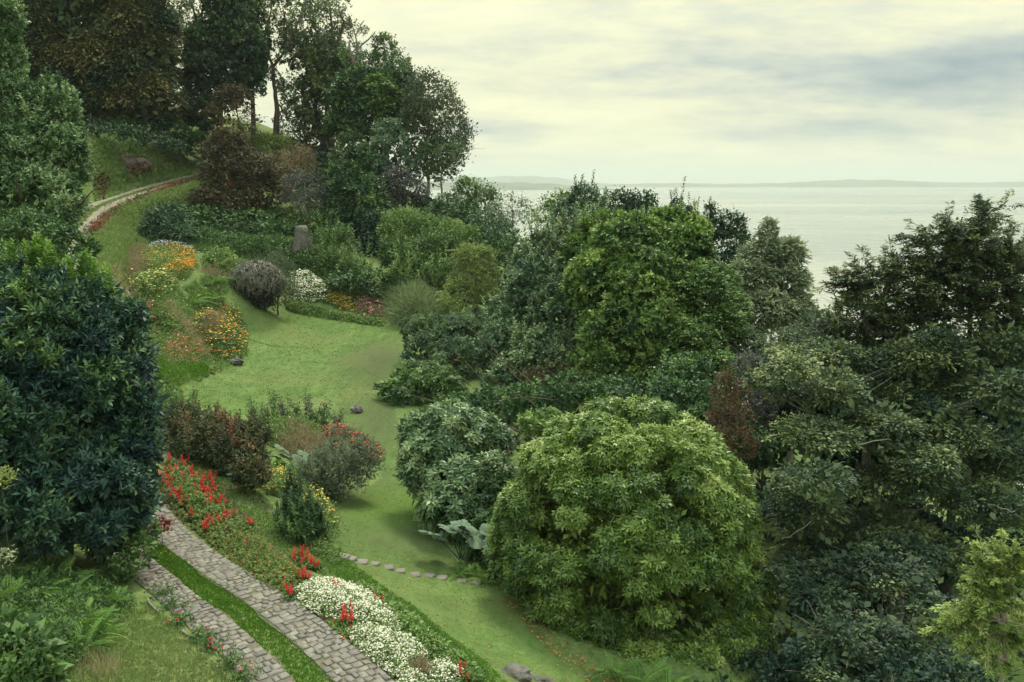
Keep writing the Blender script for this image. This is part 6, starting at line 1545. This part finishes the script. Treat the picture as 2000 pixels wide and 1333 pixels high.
# weathered stump: flared, split, hollow-topped
def stump():
    r = np.random.default_rng(12); b0 = ground(590, 498)
    n = 20; V = []; hs = np.linspace(0, 1, 10)
    for hgt in hs:
        for k in range(n):
            a = 2 * math.pi * k / n
            flare = 1.25 - .70 * hgt ** .8 + .16 * math.sin(a * 3 + 1) * (1 - hgt * .5) + .10 * math.sin(a * 7 + hgt * 2)
            top = 2.7 * (1 + .05 * math.sin(a * 3 + .6) * (hgt ** 3))
            V.append((math.cos(a) * flare * .95, math.sin(a) * flare * .9, hgt * top - .2))
    V.append((0, 0, 2.75))
    V = np.array(V) + r.normal(0, .03, (len(V), 3)); Q = []; T = []
    for i in range(9):
        for k in range(n): Q.append((i * n + k, i * n + (k + 1) % n, (i + 1) * n + (k + 1) % n, (i + 1) * n + k))
    for k in range(n): T.append((9 * n + k, 9 * n + (k + 1) % n, len(V) - 1))
    link('tree_stump', fast_mesh('tree_stump', V, quads=Q, tris=T, attrs={'tint': np.zeros(len(V))}), r_stump, label='tall weathered grey tree stump standing on the green slope', cat='stump', loc=b0)
stump()

# ------------------------------------------------------------------ grasses and ground cover
_cs = np.arange(0, ROADLEN, 1.5); CROAD = np.stack(road_at(_cs, np.full(len(_cs), 1.25)), 1)
def grass(name, label, pts, mat, h, wd, tilt=.45, tint0=.5, seed=1, per=3, lift=0., cat='grass'):
    if name not in ('turf_strip', 'joint_weeds'):
        keep = polydist(CROAD, pts[:, 0], pts[:, 1]) > 1.45
        if name == 'wild_ground_cover': keep &= ~inside(LAWN, pts[:, 0], pts[:, 1])
        pts = pts[keep]
    r = np.random.default_rng(seed); f = Fol(seed)
    q = np.repeat(pts, per, 0); m = len(q)
    sc_ = np.clip(q[:, 1] / 22.0, .8, 4.5)
    q = q + r.normal(0, .02, (m, 2)) * sc_[:, None]
    z = Hg(q[:, 0], q[:, 1]) - .01 + lift
    P = np.c_[q, z]
    d = r.normal(0, tilt, (m, 3)); d[:, 2] = 1
    n = r.normal(0, 1, (m, 3)); n[:, 2] *= .3; n[:, 1] -= .6
    L_ = h * r.uniform(.6, 1.3, m) * (sc_ ** .55)
    f.leaves(P, d, n, L_, wd * sc_ * r.uniform(.7, 1.3, m), tint0 + .18 * lump(P, .9, seed) + r.normal(0, .14, m), .1)
    TRI[name] = TRI.get(name, 0) + m * 2
    return link(name, f.mesh(name), mat, kind='stuff', label=label, cat=cat)
rg = np.random.default_rng(77)
pl = scat(LAWN, 17000, rg, fall=1.9)
wear = np.minimum.reduce([np.where(inside(p_, pl[:, 0], pl[:, 1]), 0, polydist(np.r_[p_, p_[:1]], pl[:, 0], pl[:, 1])) for p_ in PATCHES + [poly_w([(640, 955), (720, 925), (745, 935), (690, 1000), (655, 1020)]), poly_w([(745, 1020), (830, 1015), (860, 1060), (800, 1075), (750, 1060)])]])
pl = pl[rg.random(len(pl)) < np.clip(wear / 2.2 + .12, 0, 1)]
pl = pl[rg.random(len(pl)) < .62 + .38 * lump(np.c_[pl, pl[:, :1] * 0], 1.4, 3)]
grass('lawn_grass', 'short mown grass of the garden lawn', pl, m_grass, .034, .022, tilt=.9, seed=1, per=2)
# turf strip between the wheel tracks
ss = rg.uniform(.2, 26, 11000) * rg.uniform(.3, 1, 11000) ** .6; oo = W_R + rg.uniform(-.02, W_S + .02, 11000) + .04 * np.sin(ss * 3)
x, y = road_at(ss, oo)
grass('turf_strip', 'lush dark green turf growing between the two wheel tracks', np.c_[x, y], m_lush, .075, .018, tilt=.5, seed=2, per=3)
x, y = road_at(rg.uniform(60, ROADLEN - 6, 2600), W_R + rg.uniform(-.05, W_S + .05, 2600))
grass('turf_strip', 'pale green turf in the middle of the distant upper road', np.c_[x, y], m_yg, .05, .02, seed=3, per=3, lift=.05)
# grass bank bottom left
LB = poly_w([(200, 1190), (300, 1180), (340, 1215), (400, 1270), (470, 1345), (520, 1400), (60, 1400), (0, 1345), (60, 1300), (160, 1240)])
grass('bank_grass', 'long combed grass on the bank at the bottom left', scat(LB, 10000, rg, fall=1.0), m_long, .12, .018, tilt=.7, seed=4, per=2)
grass('dry_grass_tuft', 'tall dry straw-coloured grass tuft at the bottom left', scat(poly_w([(165, 1290), (235, 1290), (245, 1345), (150, 1350)]), 120, rg), m_dry, .5, .006, tilt=.35, seed=5, per=3)
# terrace grass
nT = scat(TERR, 9000, rg, fall=1.0)
grass('terrace_grass', 'unmown grass on the terrace between flower border and lawn', nT, m_mid, .085, .022, tilt=.6, seed=6, per=2, tint0=.72)
BK1 = poly_w([(660, 1070), (700, 1110), (800, 1180), (900, 1260), (1000, 1345), (950, 1345), (840, 1270), (700, 1160), (620, 1090)])
grass('terrace_grass', 'soft green grass on the small bank above the lower lawn', scat(BK1, 5500, rg, fall=1.0), m_lush, .07, .018, tilt=.6, seed=7, per=3, tint0=.75)
# slopes far
SB = poly_w([(180, 470), (230, 420), (300, 385), (400, 352), (430, 360), (380, 400), (300, 430), (280, 480), (250, 500), (250, 560), (255, 620), (270, 720), (300, 760), (300, 700), (230, 640), (200, 560)])
grass('bank_grass', 'pale rough grass on the slope below the curving road', scat(SB, 5500, rg, fall=.5), m_long, .24, .026, tilt=.7, seed=8, per=2, tint0=.50)
bed('bank_plants', 'mixed pale green plants on the slope below the curving road', 'plants', [(200, 470), (235, 425), (300, 390), (400, 358), (430, 368), (380, 402), (300, 430), (285, 478), (250, 500), (248, 560), (225, 600), (200, 560)], m_weed, 2600, .55, (.26, .06), [], L=.4, k=6, seed=51, tint0=.62, lumps=.7, edge=1.2)
bed('bank_plants', 'bushy herbs and grasses between the flower beds on the left slope', 'plants', [(255, 560), (400, 545), (455, 560), (430, 600), (400, 615), (380, 660), (400, 690), (340, 740), (290, 715), (262, 640)], m_weed, 3000, .5, (.22, .06), [('blossoms', p_pink, 60, .12, None), ('blossoms', p_paley, 60, .12, None)], L=.35, k=6, seed=52, tint0=.5, lumps=.7, edge=1.2)
bed('bank_plants', 'dense mixed green shrubs and herbs around the old stump', 'plants', [(380, 440), (440, 470), (540, 470), (640, 500), (660, 540), (600, 545), (520, 510), (430, 490), (380, 470)], m_deep, 2600, .8, (.32, .12), [], L=.45, k=6, seed=53, tint0=.6, lumps=.7, edge=1.2)
for i, (lab, pl_, mt, n_, sz) in enumerate([
    ('rusty brown seed heads trailing down beside the orange flowers', [(245, 520), (270, 535), (262, 590), (275, 640), (255, 645), (240, 580)], m_brush, 900, .05),
    ('pale dry grasses on the ridge between the rose bushes and dark fern', [(325, 590), (345, 610), (385, 650), (410, 700), (395, 705), (350, 650), (315, 610)], m_dry, 800, .03),
    ('straw-coloured rough grass at the edge of the bank beside the laurel', [(205, 530), (235, 520), (250, 580), (252, 620), (225, 600)], m_dry, 700, .03)]):
    bed('brown_grass', lab, 'grass', pl_, mt, n_, .45, (.32, sz), [], L=.3, kind='fluff', k=5, seed=61 + i, up=1.3)
S2 = poly_w([(185, 275), (260, 275), (330, 300), (405, 325), (410, 336), (300, 358), (190, 395), (180, 340)])
grass('bank_grass', 'green ground cover on the bank above the upper road', scat(S2, 6500, rg, fall=.5), m_weed, .22, .05, tilt=.7, seed=9, per=2, tint0=.62)
SG = poly_w([(250, 560), (400, 545), (450, 560), (400, 620), (480, 700), (400, 740), (340, 760), (290, 720), (255, 640)])
grass('hillside_grass', 'rough grass and herbs between the flower beds of the left slope', scat(SG, 3500, rg, fall=.5), m_weed, .22, .045, tilt=.9, seed=10, per=2, tint0=.55)
S3 = poly_w([(300, 395), (420, 380), (560, 470), (640, 500), (700, 560), (760, 600), (700, 600), (560, 540), (440, 520), (380, 490), (280, 480)])
r3 = scat(S3, 7000, rg, fall=.5)
grass('slope_herbs', 'tangled green herbs covering the slope around the old stump', r3, m_mid, .20, .05, tilt=.9, seed=11, per=3, tint0=.45)
# wild cover of the steep lake side and the hill behind
big = np.array([(-34, 118), (-28, 150), (-20, 150), (20, 110), (30, 60), (30, 18), (5, 18), (4, 28), (0, 40), (-3, 60), (-7, 80), (-20, 95)], float)
grass('wild_ground_cover', 'wild undergrowth on the steep shaded slope towards the lake', scat(big, 9000, rg, fall=.6), m_dark, .3, .10, tilt=.9, seed=12, per=3, tint0=.5)
# border of red flowers and rubble along the upper road
def along(px0, px1, n):
    return None
FE = smooth_line([ground(180, 458)[:2], ground(205, 432)[:2], ground(250, 403)[:2], ground(300, 380)[:2], ground(360, 358)[:2], ground(405, 345)[:2]], .4)
f = Fol(5); rr = np.random.default_rng(5); ks = rr.integers(0, len(FE), 420); q = FE[ks] + rr.normal(0, .35, (420, 2))
P = np.c_[q, H(q[:, 0], q[:, 1]) + rr.uniform(.1, .5, 420)]
org = np.r_[FE[len(FE) // 2], h1(*FE[len(FE) // 2])]
root = thing('flower_border', 'thin border of red flowers along the outer edge of the upper road', 'flower border', org)
sel = (np.sin(ks * .13) + rr.normal(0, .5, 420)) > .85
shoots(f, 'fluff', P[sel], np.repeat([[0, 0, 1.0]], sel.sum(), 0), .12, .15, .07, 3, .5 + rr.normal(0, .2, sel.sum()))
link('blossoms', f.mesh('blossoms', org), p_red, root, kind='stuff')
f = Fol(6); q = FE[rr.integers(0, len(FE), 1300)] + rr.normal(0, .5, (1300, 2)); P = np.c_[q, H(q[:, 0], q[:, 1]) + rr.uniform(0, .25, 1300)]
shoots(f, 'fluff', P, np.repeat([[0, 0, .7]], 1300, 0), .15, .2, .08, 4, .4 + rr.normal(0, .2, 1300))
link('foliage', f.mesh('foliage', org), m_rust, root, kind='stuff')
# fallen leaves under the dome and on the cobbles
def litter(name, label, pts, mat, size, seed, lift=.02):
    r = np.random.default_rng(seed); f = Fol(seed); m = len(pts)
    P = np.c_[pts, H(pts[:, 0], pts[:, 1]) + lift]
    a = r.uniform(0, 6.28, m); d = np.stack([np.cos(a), np.sin(a), r.normal(0, .15, m)], 1)
    n = r.normal(0, .25, (m, 3)); n[:, 2] = 1
    f.leaves(P, d, n, size * r.uniform(.6, 1.3, m), size * .4, r.uniform(0, 1, m), .25)
    link(name, f.mesh(name), mat, kind='stuff', label=label, cat='fallen leaves')
LT = poly_w([(960, 1150), (1010, 1180), (1060, 1220), (1110, 1265), (1180, 1320), (1230, 1345), (1140, 1335), (1070, 1275), (1010, 1215)])
litter('leaf_litter', 'rust-coloured fallen leaves along the foot of the giant dome', scat(LT, 230, rg), p_fall, .10, 3, .05)
litter('fallen_leaves', 'single yellow fallen leaves scattered over the lower lawn', np.r_[scat(LAWN, 160, rg, fall=2.5)], p_fall, .09, 4, .05)
x, y = road_at(rg.uniform(.5, 26, 700), rg.choice([W_R - .05, W_R + W_S + .05, W_R + W_S + W_L, .05, .5], 700) + rg.normal(0, .12, 700))
litter('track_litter', 'pale dry leaves and petals scattered on the cobbles', np.c_[x, y], p_paley if False else m_dry, .045, 5, .10)
# weeds in the joints
ss = rg.uniform(.5, 26, 1100); x, y = road_at(ss, np.where(rg.random(1100) < .6, W_R - np.abs(rg.normal(0, .12, 1100)), rg.uniform(0, W_R, 1100)))
grass('joint_weeds', 'grass blades growing out of the joints of the right track', np.c_[x, y], m_long, .045, .012, tilt=.8, seed=13, per=3, lift=.05)
print('TRIS', sum(TRI.values()), sorted(TRI.items(), key=lambda a: -a[1])[:12])
